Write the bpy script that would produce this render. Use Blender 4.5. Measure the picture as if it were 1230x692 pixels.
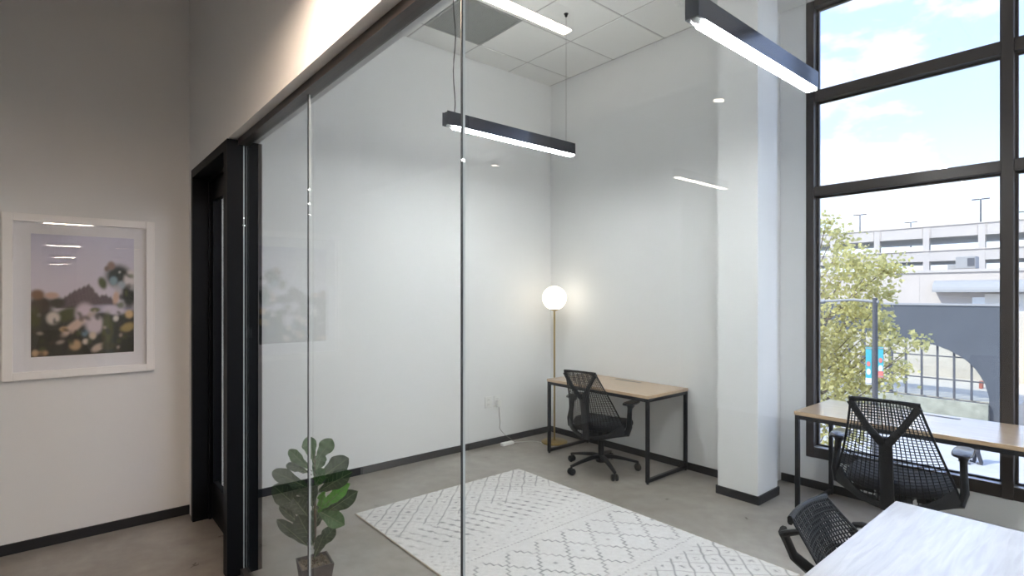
import bpy, math, random
import numpy as np
from mathutils import Vector, Matrix

for o in list(bpy.data.objects): bpy.data.objects.remove(o)
scene = bpy.context.scene
COL = scene.collection
R = math.radians
PI = math.pi

# ------------------------------------------------------------------ camera
F, CX, HY, CH = 650.6, 615.0, 353.0, 1.58
cam_d = bpy.data.cameras.new('camera')
cam_d.sensor_width = 36
cam_d.lens = F / 1230 * 36
cam_d.shift_y = (HY - 346) / 1230
cam_d.clip_start = .02; cam_d.clip_end = 600
cam = bpy.data.objects.new('camera', cam_d); COL.objects.link(cam)
cam.location = (0, 0, CH)
cam.rotation_euler = (PI / 2, 0, math.atan2(.764, .645))
scene.camera = cam

# ------------------------------------------------------------------ view, sky, sun
vs = scene.view_settings
vs.view_transform = 'Standard'; vs.look = 'None'; vs.gamma = 1; vs.use_curve_mapping = False
vs.exposure = 0.66
try:
    scene.cycles.transparent_max_bounces = 16
    scene.cycles.max_bounces = 10
    scene.cycles.diffuse_bounces = 6
    scene.cycles.sample_clamp_indirect = 6
except Exception: pass

SKY = 2.4
SUN = 4.2
PENDANT = 76.0
ADDED_UPLIGHT = 24.0  # strength of the glow added on top of the office pendants
CORRIDOR = 175.0
w = bpy.data.worlds.new('sky'); scene.world = w; w.use_nodes = True
nt = w.node_tree; nt.nodes.clear()
def N(t, **k):
    n = nt.nodes.new(t)
    for a, b in k.items(): setattr(n, a, b)
    return n
out = N('ShaderNodeOutputWorld'); bg = N('ShaderNodeBackground')
tc = N('ShaderNodeTexCoord'); sep = N('ShaderNodeSeparateXYZ')
ramp = N('ShaderNodeValToRGB')
nt.links.new(tc.outputs['Generated'], sep.inputs[0]); nt.links.new(sep.outputs['Z'], ramp.inputs[0])
e = ramp.color_ramp.elements
e[0].position = 0.0; e[0].color = (.52, .56, .62, 1)
e[1].position = 1.0; e[1].color = (.28, .43, .85, 1)
for p, c in ((.10, (.42, .49, .62, 1)), (.25, (.30, .385, .60, 1)), (.5, (.235, .325, .66, 1))):
    k = e.new(p); k.color = c
mp = N('ShaderNodeMapping'); mp.inputs['Scale'].default_value = (1.0, 1.0, 2.2)
noi = N('ShaderNodeTexNoise'); noi.inputs['Scale'].default_value = 2.6; noi.inputs['Detail'].default_value = 9; noi.inputs['Roughness'].default_value = .62
mp.inputs['Location'].default_value = (.35, .12, .2)
cr = N('ShaderNodeValToRGB'); cr.color_ramp.elements[0].position = .50; cr.color_ramp.elements[1].position = .64
mix = N('ShaderNodeMix', data_type='RGBA')
nt.links.new(tc.outputs['Generated'], mp.inputs[0]); nt.links.new(mp.outputs[0], noi.inputs['Vector'])
dst = N('ShaderNodeVectorMath', operation='DISTANCE'); dst.inputs[1].default_value = (-.31, .87, .43)
mrg = N('ShaderNodeMapRange'); mrg.inputs[1].default_value = .06; mrg.inputs[2].default_value = .34; mrg.inputs[3].default_value = .16; mrg.inputs[4].default_value = 0
addn = N('ShaderNodeMath', operation='ADD')
nt.links.new(tc.outputs['Generated'], dst.inputs[0]); nt.links.new(dst.outputs['Value'], mrg.inputs[0])
nt.links.new(noi.outputs['Fac'], addn.inputs[0]); nt.links.new(mrg.outputs[0], addn.inputs[1]); nt.links.new(addn.outputs[0], cr.inputs[0]); nt.links.new(cr.outputs[0], mix.inputs[0])
nt.links.new(ramp.outputs[0], mix.inputs[6]); mix.inputs[7].default_value = (.68, .69, .71, 1)
nt.links.new(mix.outputs[2], bg.inputs[0]); bg.inputs[1].default_value = SKY
nt.links.new(bg.outputs[0], out.inputs[0])

sd = bpy.data.lights.new('sun', 'SUN'); sd.energy = SUN; sd.angle = R(1.5); sd.color = (1, .96, .9)
sun = bpy.data.objects.new('sun', sd); COL.objects.link(sun)
sun.rotation_euler = (R(42), 0, R(-28))     # shines towards +Y: over our roof onto the facades opposite
sun.location = (0, -20, 30)

# ------------------------------------------------------------------ material helpers
def new_mat(name):
    m = bpy.data.materials.new(name); m.use_nodes = True
    m.node_tree.nodes.clear(); return m, m.node_tree
def mat(name, col, rough=.5, metal=0, noise=0, nscale=20, bump=0, bscale=200, spec=.5, stretch=None, rnoise=0, emit=None, es=0):
    m, t = new_mat(name)
    o = t.nodes.new('ShaderNodeOutputMaterial'); b = t.nodes.new('ShaderNodeBsdfPrincipled')
    t.links.new(b.outputs[0], o.inputs[0])
    b.inputs['Base Color'].default_value = (*col, 1); b.inputs['Roughness'].default_value = rough
    b.inputs['Metallic'].default_value = metal; b.inputs['Specular IOR Level'].default_value = spec
    if emit: b.inputs['Emission Color'].default_value = (*emit, 1); b.inputs['Emission Strength'].default_value = es
    c = t.nodes.new('ShaderNodeTexCoord'); mpn = t.nodes.new('ShaderNodeMapping')
    t.links.new(c.outputs['Object'], mpn.inputs[0])
    if stretch: mpn.inputs['Scale'].default_value = stretch
    if noise:
        n = t.nodes.new('ShaderNodeTexNoise'); n.inputs['Scale'].default_value = nscale; n.inputs['Detail'].default_value = 6
        t.links.new(mpn.outputs[0], n.inputs['Vector'])
        r = t.nodes.new('ShaderNodeValToRGB')
        r.color_ramp.elements[0].position = .3; r.color_ramp.elements[1].position = .7
        r.color_ramp.elements[0].color = (*[max(0, x * (1 - noise)) for x in col], 1)
        r.color_ramp.elements[1].color = (*[min(1, x * (1 + noise)) for x in col], 1)
        t.links.new(n.outputs['Fac'], r.inputs[0]); t.links.new(r.outputs[0], b.inputs['Base Color'])
        if rnoise:
            mr = t.nodes.new('ShaderNodeMapRange'); mr.inputs[3].default_value = rough - rnoise; mr.inputs[4].default_value = rough + rnoise
            t.links.new(n.outputs['Fac'], mr.inputs[0]); t.links.new(mr.outputs[0], b.inputs['Roughness'])
    if bump:
        n2 = t.nodes.new('ShaderNodeTexNoise'); n2.inputs['Scale'].default_value = bscale; n2.inputs['Detail'].default_value = 3
        t.links.new(mpn.outputs[0], n2.inputs['Vector'])
        bp = t.nodes.new('ShaderNodeBump'); bp.inputs['Strength'].default_value = bump; bp.inputs['Distance'].default_value = .002
        t.links.new(n2.outputs['Fac'], bp.inputs['Height']); t.links.new(bp.outputs[0], b.inputs['Normal'])
    return m
def emis(name, col, s):
    m, t = new_mat(name)
    o = t.nodes.new('ShaderNodeOutputMaterial'); b = t.nodes.new('ShaderNodeEmission')
    b.inputs[0].default_value = (*col, 1); b.inputs[1].default_value = s
    t.links.new(b.outputs[0], o.inputs[0]); return m
def sheet_glass(name, tint=(.95, .975, .965), f0=.04):
    m, t = new_mat(name)
    o = t.nodes.new('ShaderNodeOutputMaterial')
    tr = t.nodes.new('ShaderNodeBsdfTransparent'); tr.inputs[0].default_value = (*tint, 1)
    gl = t.nodes.new('ShaderNodeBsdfGlossy'); gl.inputs['Roughness'].default_value = 0
    g = t.nodes.new('ShaderNodeNewGeometry')
    dot = t.nodes.new('ShaderNodeVectorMath'); dot.operation = 'DOT_PRODUCT'
    t.links.new(g.outputs['Incoming'], dot.inputs[0]); t.links.new(g.outputs['Normal'], dot.inputs[1])
    def M(op, a, b=None):
        n = t.nodes.new('ShaderNodeMath'); n.operation = op
        for i, x in enumerate((a, b)):
            if x is None: continue
            if isinstance(x, (int, float)): n.inputs[i].default_value = x
            else: t.links.new(x, n.inputs[i])
        return n.outputs[0]
    c = M('ABSOLUTE', dot.outputs['Value']); c = M('SUBTRACT', 1.0, c); c = M('POWER', c, 5.0)
    c = M('MULTIPLY', c, 1 - f0); c = M('ADD', c, f0)
    mx = t.nodes.new('ShaderNodeMixShader')
    t.links.new(c, mx.inputs[0]); t.links.new(tr.outputs[0], mx.inputs[1]); t.links.new(gl.outputs[0], mx.inputs[2])
    t.links.new(mx.outputs[0], o.inputs[0]); return m
def wood(name, ca, cb, rough=.3, scale=(1.2, 14, 14), coat=1.0):
    m, t = new_mat(name)
    o = t.nodes.new('ShaderNodeOutputMaterial'); b = t.nodes.new('ShaderNodeBsdfPrincipled'); t.links.new(b.outputs[0], o.inputs[0])
    c = t.nodes.new('ShaderNodeTexCoord'); mpn = t.nodes.new('ShaderNodeMapping'); mpn.inputs['Scale'].default_value = scale
    n = t.nodes.new('ShaderNodeTexNoise'); n.inputs['Scale'].default_value = 4; n.inputs['Detail'].default_value = 8; n.inputs['Distortion'].default_value = .6
    r = t.nodes.new('ShaderNodeValToRGB'); r.color_ramp.elements[0].position = .32; r.color_ramp.elements[1].position = .68
    r.color_ramp.elements[0].color = (*ca, 1); r.color_ramp.elements[1].color = (*cb, 1)
    t.links.new(c.outputs['Object'], mpn.inputs[0]); t.links.new(mpn.outputs[0], n.inputs['Vector'])
    t.links.new(n.outputs['Fac'], r.inputs[0]); t.links.new(r.outputs[0], b.inputs['Base Color'])
    b.inputs['Roughness'].default_value = rough; b.inputs['Coat Weight'].default_value = coat; b.inputs['Coat IOR'].default_value = 1.8; b.inputs['Specular IOR Level'].default_value = .8; b.inputs['Coat Roughness'].default_value = .22
    bp = t.nodes.new('ShaderNodeBump'); bp.inputs['Strength'].default_value = .15; bp.inputs['Distance'].default_value = .001
    t.links.new(n.outputs['Fac'], bp.inputs['Height']); t.links.new(bp.outputs[0], b.inputs['Normal'])
    return m
def vcol(name, rough=.6, bump=0, bscale=400, sheen=0):
    m, t = new_mat(name)
    o = t.nodes.new('ShaderNodeOutputMaterial'); b = t.nodes.new('ShaderNodeBsdfPrincipled'); t.links.new(b.outputs[0], o.inputs[0])
    a = t.nodes.new('ShaderNodeVertexColor'); a.layer_name = 'Col'
    t.links.new(a.outputs[0], b.inputs['Base Color']); b.inputs['Roughness'].default_value = rough
    b.inputs['Sheen Weight'].default_value = sheen
    if bump:
        c = t.nodes.new('ShaderNodeTexCoord')
        n = t.nodes.new('ShaderNodeTexNoise'); n.inputs['Scale'].default_value = bscale
        t.links.new(c.outputs['Object'], n.inputs['Vector'])
        bp = t.nodes.new('ShaderNodeBump'); bp.inputs['Strength'].default_value = bump; bp.inputs['Distance'].default_value = .004
        t.links.new(n.outputs['Fac'], bp.inputs['Height']); t.links.new(bp.outputs[0], b.inputs['Normal'])
    return m
def leafmat(name, col, trans, rough=.4, mixf=.35):
    m, t = new_mat(name)
    o = t.nodes.new('ShaderNodeOutputMaterial'); b = t.nodes.new('ShaderNodeBsdfPrincipled')
    tl = t.nodes.new('ShaderNodeBsdfTranslucent'); tl.inputs[0].default_value = (*trans, 1)
    mx = t.nodes.new('ShaderNodeMixShader'); mx.inputs[0].default_value = mixf
    oi = t.nodes.new('ShaderNodeTexCoord'); n = t.nodes.new('ShaderNodeTexNoise'); n.inputs['Scale'].default_value = 3
    r = t.nodes.new('ShaderNodeValToRGB'); r.color_ramp.elements[0].position = .3; r.color_ramp.elements[1].position = .7
    r.color_ramp.elements[0].color = (*[x * .65 for x in col], 1); r.color_ramp.elements[1].color = (*[min(1, x * 1.3) for x in col], 1)
    t.links.new(oi.outputs['Object'], n.inputs['Vector']); t.links.new(n.outputs['Fac'], r.inputs[0]); t.links.new(r.outputs[0], b.inputs['Base Color'])
    b.inputs['Roughness'].default_value = rough
    t.links.new(b.outputs[0], mx.inputs[1]); t.links.new(tl.outputs[0], mx.inputs[2]); t.links.new(mx.outputs[0], o.inputs[0]); return m

M = {}
M['wall'] = mat('wall_paint', (.80, .805, .805), .6, bump=.02, bscale=300, spec=.3)
M['ceil'] = mat('ceiling_paint', (.78, .78, .77), .8)
M['tile'] = mat('ceiling_tile', (.80, .80, .79), .9, noise=.04, nscale=150, bump=.4, bscale=260, spec=.1)
M['tbar'] = mat('ceiling_grid', (.42, .42, .42), .5)
M['base'] = mat('black_rubber', (.012, .013, .016), .5)
M['black'] = mat('black_metal', (.007, .008, .011), .4, noise=.15, nscale=60, spec=.35)
M['frame'] = mat('black_door_paint', (.004, .005, .007), .5, spec=.12)
M['win'] = mat('bronze_aluminium', (.045, .037, .034), .35, metal=.3)
M['alu'] = mat('bright_aluminium', (.75, .76, .78), .3, metal=.9)
M['white'] = mat('white_plastic', (.82, .82, .80), .4)
M['whitewood'] = mat('white_lacquer', (.90, .89, .88), .4)
M['cable'] = mat('black_cable', (.012, .012, .012), .5)
M['steel'] = mat('steel_wire', (.5, .5, .5), .35, metal=.9)
M['glass'] = sheet_glass('partition_glass', (.928, .958, .958))
M['wglass'] = sheet_glass('window_glass', (.985, .99, .99))
M['pglass'] = sheet_glass('picture_glass', (.99, .99, .99))
M['seal'] = mat('clear_seal', (.03, .035, .035), .4)
M['sealw'] = mat('pale_seal', (.70, .72, .72), .3)
M['oak'] = wood('oak', (.47, .315, .18), (.62, .45, .29))
M['pale'] = wood('whitewashed_oak', (.47, .455, .46), (.60, .585, .585), .38, (14, 1.2, 14))
M['brass'] = mat('aged_brass', (.42, .31, .13), .35, metal=.9)
M['globe'] = emis('opal_globe', (1.0, .84, .66), 2.9)
M['diff'] = emis('office_diffuser', (1.0, .985, .985), PENDANT)
M['upfill'] = emis('added_uplight', (1.0, .95, .88), ADDED_UPLIGHT)  # added emission to lift ceiling and upper walls
M['diffc'] = emis('corridor_diffuser', (1.0, .77, .60), CORRIDOR)
M['diffo'] = emis('other_room_diffuser', (1.0, .88, .74), 25.0)
M['diffcan'] = emis('can_diffuser', (1.0, .86, .70), 25.0)
M['housing'] = mat('black_anodised', (.014, .018, .030), .14, spec=.9)
M['cbase'] = mat('black_nylon', (.006, .007, .009), .42, spec=.3)
M['armpad'] = mat('arm_pad', (.035, .036, .042), .22, spec=.8)
M['cmesh'] = mat('black_elastomer', (.004, .005, .006), .5, spec=.25)
M['seat'] = mat('charcoal_fabric', (.014, .016, .022), .9, noise=.3, nscale=300, bump=.5, bscale=700)
M['pot'] = mat('dark_brown_pot', (.045, .033, .033), .6, noise=.15, nscale=40)
M['soil'] = mat('dry_moss', (.14, .10, .06), .95, noise=.5, nscale=60, bump=1, bscale=90)
M['stem'] = mat('plant_stem', (.10, .06, .03), .8, noise=.3)
M['leafd'] = leafmat('dark_leaf', (.030, .060, .030), (.04, .10, .02), .33, .15)
M['leafm'] = leafmat('mid_leaf', (.050, .120, .045), (.06, .2, .03), .38, .25)
M['leafb'] = leafmat('bright_leaf', (.10, .36, .05), (.15, .5, .04), .4, .4)
M['rib'] = mat('leaf_rib', (.16, .22, .10), .5)
M['rug'] = vcol('rug_pile', .95, .8, 350, .3)
M['print'] = vcol('photo_print', .5)
M['matb'] = mat('mat_board', (.88, .88, .91), .8)
M['vent'] = mat('vent_grey', (.33, .34, .33), .6)
M['ventd'] = mat('vent_dark', (.10, .10, .10), .8)
# concrete
m, t = new_mat('polished_concrete'); M['conc'] = m
o = t.nodes.new('ShaderNodeOutputMaterial'); b = t.nodes.new('ShaderNodeBsdfPrincipled'); t.links.new(b.outputs[0], o.inputs[0])
c = t.nodes.new('ShaderNodeTexCoord')
n1 = t.nodes.new('ShaderNodeTexNoise'); n1.inputs['Scale'].default_value = 1.1; n1.inputs['Detail'].default_value = 10; n1.inputs['Roughness'].default_value = .65; n1.inputs['Distortion'].default_value = .5
n2 = t.nodes.new('ShaderNodeTexNoise'); n2.inputs['Scale'].default_value = 9; n2.inputs['Detail'].default_value = 8
r1 = t.nodes.new('ShaderNodeValToRGB'); r1.color_ramp.elements[0].position = .33; r1.color_ramp.elements[1].position = .66
r1.color_ramp.elements[0].color = (.205, .180, .152, 1); r1.color_ramp.elements[1].color = (.325, .305, .28, 1)
mx = t.nodes.new('ShaderNodeMix'); mx.data_type = 'RGBA'; mx.blend_type = 'OVERLAY'; mx.inputs[0].default_value = .35
t.links.new(c.outputs['Object'], n1.inputs['Vector']); t.links.new(c.outputs['Object'], n2.inputs['Vector'])
t.links.new(n1.outputs['Fac'], r1.inputs[0]); t.links.new(r1.outputs[0], mx.inputs[6]); t.links.new(n2.outputs['Fac'], mx.inputs[7])
t.links.new(mx.outputs[2], b.inputs['Base Color'])
mr = t.nodes.new('ShaderNodeMapRange'); mr.inputs[3].default_value = .22; mr.inputs[4].default_value = .42
t.links.new(n2.outputs['Fac'], mr.inputs[0]); t.links.new(mr.outputs[0], b.inputs['Roughness'])

# ------------------------------------------------------------------ mesh helpers
class MB:
    def __init__(s): s.v = []; s.f = []
    def box(s, a, b, bev=0):
        (x0, y0, z0), (x1, y1, z1) = a, b
        k = len(s.v)
        if not bev:
            s.v += [(x, y, z) for z in (z0, z1) for y in (y0, y1) for x in (x0, x1)]
            for q in ((0, 2, 3, 1), (4, 5, 7, 6), (0, 1, 5, 4), (2, 6, 7, 3), (0, 4, 6, 2), (1, 3, 7, 5)): s.f.append(tuple(k + i for i in q))
            return s
        # chamfered box
        c = bev
        def ring(xa, xb, ya, yb, z): return [(xa + c, ya, z), (xb - c, ya, z), (xb, ya + c, z), (xb, yb - c, z), (xb - c, yb, z), (xa + c, yb, z), (xa, yb - c, z), (xa, ya + c, z)]
        def ring0(xa, xb, ya, yb, z): return ring(xa + c, xb - c, ya + c, yb - c, z) if False else [(xa + c, ya + c, z), (xb - c, ya + c, z), (xb - c, ya + c, z), (xb - c, yb - c, z), (xb - c, yb - c, z), (xa + c, yb - c, z), (xa + c, yb - c, z), (xa + c, ya + c, z)]
        rs = [ring(x0 + c * .6, x1 - c * .6, y0 + c * .6, y1 - c * .6, z0), ring(x0, x1, y0, y1, z0 + c), ring(x0, x1, y0, y1, z1 - c), ring(x0 + c * .6, x1 - c * .6, y0 + c * .6, y1 - c * .6, z1)]
        for r_ in rs: s.v += r_
        for i in range(3):
            for j in range(8):
                a_ = k + i * 8 + j; b_ = k + i * 8 + (j + 1) % 8
                s.f.append((a_, b_, b_ + 8, a_ + 8))
        s.f.append(tuple(k + 7 - j for j in range(8))); s.f.append(tuple(k + 24 + j for j in range(8)))
        return s
    def sweep(s, pts, rad, n=8, up=(0, 0, 1), sq=1.0, closed=False, caps=True):
        P = [Vector(p) for p in pts]; L = len(P); k = len(s.v)
        if not isinstance(rad, (list, tuple)): rad = [rad] * L
        if isinstance(rad, tuple): rad = [rad] * L
        U = Vector(up)
        for i, p in enumerate(P):
            if closed: T = P[(i + 1) % L] - P[i - 1]
            else: T = P[min(i + 1, L - 1)] - P[max(i - 1, 0)]
            if T.length < 1e-9: T = Vector((0, 0, 1))
            T.normalize()
            S = T.cross(U)
            if S.length < 1e-3: S = T.cross(Vector((1, 0, 0)) if abs(T.x) < .9 else Vector((0, 1, 0)))
            S.normalize(); Nn = S.cross(T)
            r = rad[i]; a, b = r if isinstance(r, (tuple, list)) else (r, r)
            for j in range(n):
                th = 2 * PI * (j + .5) / n
                cc, ss = math.cos(th), math.sin(th)
                if sq != 1: cc = math.copysign(abs(cc) ** sq, cc); ss = math.copysign(abs(ss) ** sq, ss)
                q = p + S * (cc * a) + Nn * (ss * b); s.v.append(tuple(q))
        for i in range(L if closed else L - 1):
            for j in range(n):
                a_ = k + i * n + j; b_ = k + i * n + (j + 1) % n
                c_ = k + ((i + 1) % L) * n + (j + 1) % n; d_ = k + ((i + 1) % L) * n + j
                s.f.append((a_, b_, c_, d_))
        if caps and not closed:
            s.f.append(tuple(k + n - 1 - j for j in range(n))); s.f.append(tuple(k + (L - 1) * n + j for j in range(n)))
        return s
    def lathe(s, prof, c=(0, 0, 0), n=24):
        k = len(s.v)
        for r, z in prof:
            for j in range(n):
                th = 2 * PI * j / n; s.v.append((c[0] + r * math.cos(th), c[1] + r * math.sin(th), c[2] + z))
        for i in range(len(prof) - 1):
            for j in range(n):
                a_ = k + i * n + j; b_ = k + i * n + (j + 1) % n
                s.f.append((a_, b_, b_ + n, a_ + n))
        s.f.append(tuple(k + n - 1 - j for j in range(n))); s.f.append(tuple(k + (len(prof) - 1) * n + j for j in range(n)))
        return s
    def quad(s, *p):
        k = len(s.v); s.v += [tuple(q) for q in p]; s.f.append(tuple(range(k, k + len(p)))); return s
    def prism(s, poly, y0, y1):
        """poly in (x,z), extruded along y"""
        k = len(s.v); n = len(poly)
        s.v += [(x, y0, z) for x, z in poly] + [(x, y1, z) for x, z in poly]
        s.f.append(tuple(k + i for i in range(n))); s.f.append(tuple(k + 2 * n - 1 - i for i in range(n)))
        for i in range(n): s.f.append((k + (i + 1) % n, k + i, k + n + i, k + n + (i + 1) % n))
        return s
    def grid(s, fn, nu, nv, thick=None):
        k = len(s.v)
        for i in range(nu + 1):
            for j in range(nv + 1): s.v.append(tuple(fn(i / nu, j / nv)))
        for i in range(nu):
            for j in range(nv):
                a = k + i * (nv + 1) + j; s.f.append((a, a + nv + 1, a + nv + 2, a + 1))
        return s
    def build(s, name, m, parent=None, smooth=False, loc=None, kind=None):
        me = bpy.data.meshes.new(name); me.from_pydata(s.v, [], s.f); me.update()
        if smooth:
            me.polygons.foreach_set('use_smooth', [True] * len(me.polygons))
            try: me.set_sharp_from_angle(angle=R(42))
            except Exception: pass
        me.materials.append(m)
        o = bpy.data.objects.new(name, me); COL.objects.link(o)
        if parent: o.parent = parent
        if loc: o.location = loc
        if kind: o['kind'] = kind
        return o
def thing(name, label, cat, loc=(0, 0, 0), rz=0, group=None):
    o = bpy.data.objects.new(name, None); COL.objects.link(o); o.empty_display_size = .1
    o.location = loc; o.rotation_euler = (0, 0, rz); o['label'] = label; o['category'] = cat
    if group: o['group'] = group
    return o
def tag(o, label, cat, group=None):
    o['label'] = label; o['category'] = cat
    if group: o['group'] = group
    return o
def struct(name, mb, m, label=None):
    o = mb.build(name, m); o['kind'] = 'structure'
    if label: o['label'] = label
    return o
def sroot(name, loc=(0, 0, 0)):
    o = bpy.data.objects.new(name, None); COL.objects.link(o); o.location = loc; o['kind'] = 'structure'; return o
def copyobj(o, parent=None, loc=None):
    c = o.copy(); COL.objects.link(c)
    if parent: c.parent = parent
    if loc is not None: c.location = loc
    return c
def ray(px):
    r = (px - CX) / F
    return .645 * r - .764, .764 * r + .645
def onY(px, py, Y):           # a pixel met with the upright plane at distance Y from the corridor line
    a, b = ray(px); t_ = Y / b
    return a * t_, CH + t_ * (HY - py) / F

# ================================================================== THE SHELL
XL, YB, YW, ZC = -4.476, 4.36, 4.72, 3.96       # left wall, desk wall, window wall, ceiling
XR = 4.4                                         # right wall of the office
YG = .815                                        # glass line
YH0, YH1 = .74, .90                              # header wall over the glass
YO = -.42                                        # opposite partition of the corridor
XE = 22.0
ZH = 2.45
struct('floor', MB().box((XL - .2, -5.6, -.25), (XE + .2, YW + .2, 0)), M['conc'], 'mottled grey polished concrete floor')
ceil_ = struct('ceiling', MB().box((XL - .2, -5.6, ZC + .03), (XE + .2, YW + .25, ZC + .35)), M['ceil'], 'suspended ceiling of white square tiles')
struct('wall_left', MB().box((XL - .2, -5.6, 0), (XL, YW + .2, ZC + .03)), M['wall'], 'white painted end wall')
struct('wall_back', MB().box((XL, YB, 0), (-2.05, YW + .2, ZC + .03)), M['wall'], 'white painted wall behind the oak desk')
struct('wall_column', MB().box((-2.23, 4.02, 0), (-1.91, 4.345, ZC + .03)), M['wall'], 'square white painted column')
WX0, WX1, WZ0, WZ1 = -1.84, 4.1, .25, ZC
wm = MB().box((-2.05, YW, 0), (WX0, YW + .2, ZC + .03)).box((WX0, YW, 0), (WX1, YW + .2, WZ0)).box((WX1, YW, 0), (XR, YW + .2, ZC + .03))
struct('wall_window', wm, M['wall'], 'white painted wall around the tall window')
struct('wall_right', MB().box((XR, YH1, 0), (XR + .2, YW + .2, ZC + .03)), M['wall'])
# corridor side
hd = MB().box((XL, YH0, ZH), (XE, YH1, ZC + .03)).box((XL, YH0, 0), (-4.335, YH1, ZH))
hd.box((4.2, YH0, 0), (XE, YH1, ZH))
struct('wall_partition', hd, M['wall'], 'wall above the glass partition')
op = MB().box((XL, YO - .12, ZH), (XE, YO, ZC + .03)).box((4.0, YO - .12, 0), (XE, YO, ZH))
struct('wall_opposite', op, M['wall'])
struct('wall_corridor_end', MB().box((XE, -5.6, 0), (XE + .2, YW + .2, ZC + .03)), M['wall'])
struct('wall_far_room', MB().box((XL, -5.6, 0), (XE, -5.4, ZC + .03)), M['wall'])
struct('wall_room_side', MB().box((4.0, -5.4, 0), (4.12, YO - .12, ZC + .03)), M['wall'])
BH, BT = .064, .012
struct('baseboard_left', MB().box((XL, YH1, 0), (XL + BT, YB, BH)).box((XL, YO, 0), (XL + BT, YH0, BH)), M['base'], 'black rubber skirting along the end wall')
struct('baseboard_back', MB().box((XL + BT, YB - BT, 0), (-2.05, YB, BH)), M['base'], 'black rubber skirting behind the oak desk')
struct('baseboard_column', MB().box((-2.23 - BT, 4.02 - BT, 0), (-1.91 + BT, 4.345 + BT, BH)), M['base'], 'black rubber skirting around the column')
struct('baseboard_window', MB().box((-2.05 + BT, YW - BT, 0), (XR, YW, BH)), M['base'], 'black rubber skirting below the window')

# ---- ceiling tiles and grid
PT = .612
xs = [XL] + [-4.165 + PT * i for i in range(0, 15)] ; xs = [x for x in xs if x < XR - .05] + [XR]
ys = [YH1] + [3.725 - PT * i for i in range(4, -1, -1)] + [YB - .015, YW]
meshes = {}
for i in range(len(xs) - 1):
    for j in range(len(ys) - 1):
        x0, x1, y0, y1 = xs[i], xs[i + 1], ys[j], ys[j + 1]
        if y0 > YB - .1 and x1 < -2.1: continue
        if abs(x0 + 4.165) < .01 and abs(y0 - (3.725 - 2 * PT)) < .01: continue      # the air grille sits here
        dx, dy = round(x1 - x0, 3), round(y1 - y0, 3)
        g = .008
        if (dx, dy) not in meshes:
            o = MB().box((g, g, 0), (dx - g, dy - g, .025), .004).build('ceiling_tile', M['tile'], ceil_)
            meshes[(dx, dy)] = o
        else: o = copyobj(meshes[(dx, dy)], ceil_)
        o.location = (x0, y0, ZC + .003)
tb = MB()
for x in xs: tb.box((x - .011, YH1, ZC + .008), (x + .011, YB if x < -2.1 else YW, ZC + .03))
for y in ys: tb.box((XL, y - .011, ZC + .0085), (XR, y + .011, ZC + .0295))
tb.build('ceiling_grid', M['tbar'], ceil_)
vt = thing('air_vent', 'grey square return air grille set into the tiled ceiling', 'vent', (-4.165, 3.725 - 2 * PT, ZC))
fr = MB()
for a, b in (((0, 0), (PT, .02)), ((0, PT - .02), (PT, PT)), ((0, .02), (.02, PT - .02)), ((PT - .02, .02), (PT, PT - .02))): fr.box((a[0], a[1], -.002), (b[0], b[1], .02))
fr.build('frame', M['vent'], vt)
gr = MB()
for i in range(1, 32):
    p = .02 + (PT - .04) * i / 32
    gr.box((p - .0035, .02, .0), (p + .0035, PT - .02, .012)); gr.box((.02, p - .0035, .001), (PT - .02, p + .0035, .0125))
gr.build('grille', M['vent'], vt); MB().box((.02, .02, .022), (PT - .02, PT - .02, .026)).build('backing', M['ventd'], vt)

# ---- window
def window():
    w_ = sroot('window_1', (0, 0, 0)); w_['label'] = 'tall dark framed window with three rows of panes'
    Y0, Y1 = YW - .012, YW + .13
    FW = .06
    xm = [WX0 + FW / 2, -.61, .56, 1.73, 2.9, WX1 - FW / 2]
    zr = [(WZ0, WZ0 + .085), (2.375, 2.445), (3.145, 3.225), (WZ1 - .05, WZ1 + .005)]
    for x in xm: MB().box((x - FW / 2, Y0, WZ0), (x + FW / 2, Y1, WZ1), .003).build('mullion', M['win'], w_)
    for i in range(5):
        xa, xb = xm[i] + FW / 2, xm[i + 1] - FW / 2
        for z0, z1 in zr: MB().box((xa, Y0 + .006, z0), (xb, Y1 - .01, z1), .003).build('transom', M['win'], w_)
        for k in range(3):
            za, zb = zr[k][1], zr[k + 1][0]
            MB().box((xa, Y0 + .085, za), (xb, Y0 + .093, zb)).build('pane', M['wglass'], w_)
            gb = MB()      # light aluminium glazing bead round the pane
            s_ = .016
            for a, b in (((xa, za), (xa + s_, zb)), ((xb - s_, za), (xb, zb)), ((xa + s_, za), (xb - s_, za + s_)), ((xa + s_, zb - s_), (xb - s_, zb))):
                gb.box((a[0], Y0 + .066, a[1]), (b[0], Y0 + .084, b[1]))
            gb.build('glazing_bead', M['win'], w_)
            MB().box((xa, Y0 + .008, za), (xb, Y0 + .065, za + .004)).build('sill_plate', M['alu'] if k == 0 else M['win'], w_)
window()

# ---- glass partition
gp = thing('glass_partition', 'frameless floor to header glass partition with dark top track', 'partition', (0, 0, 0))
GX = [-3.305, -2.284, -1.164, -.045, 1.075, 2.195, 3.315, 4.2]
MB().box((-3.305, YG - .03, ZH - .035), (4.2, YG + .025, ZH)).build('top_track', M['win'], gp)
MB().box((-3.305, YG - .02, 0), (4.2, YG + .02, .035)).build('bottom_track', M['win'], gp)
for i in range(7):
    MB().box((GX[i] + .0018, YG - .006, .03), (GX[i + 1] - .0018, YG + .006, ZH - .03)).build('pane', M['glass'], gp)
    if i: 
        MB().box((GX[i] - .0017, YG - .006, .03), (GX[i] + .0017, YG - .001, ZH - .03)).build('joint_seal', M['seal'], gp)
        MB().box((GX[i] - .0017, YG - .0008, .03), (GX[i] + .0017, YG + .006, ZH - .03)).build('joint_seal', M['sealw'], gp)

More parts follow.
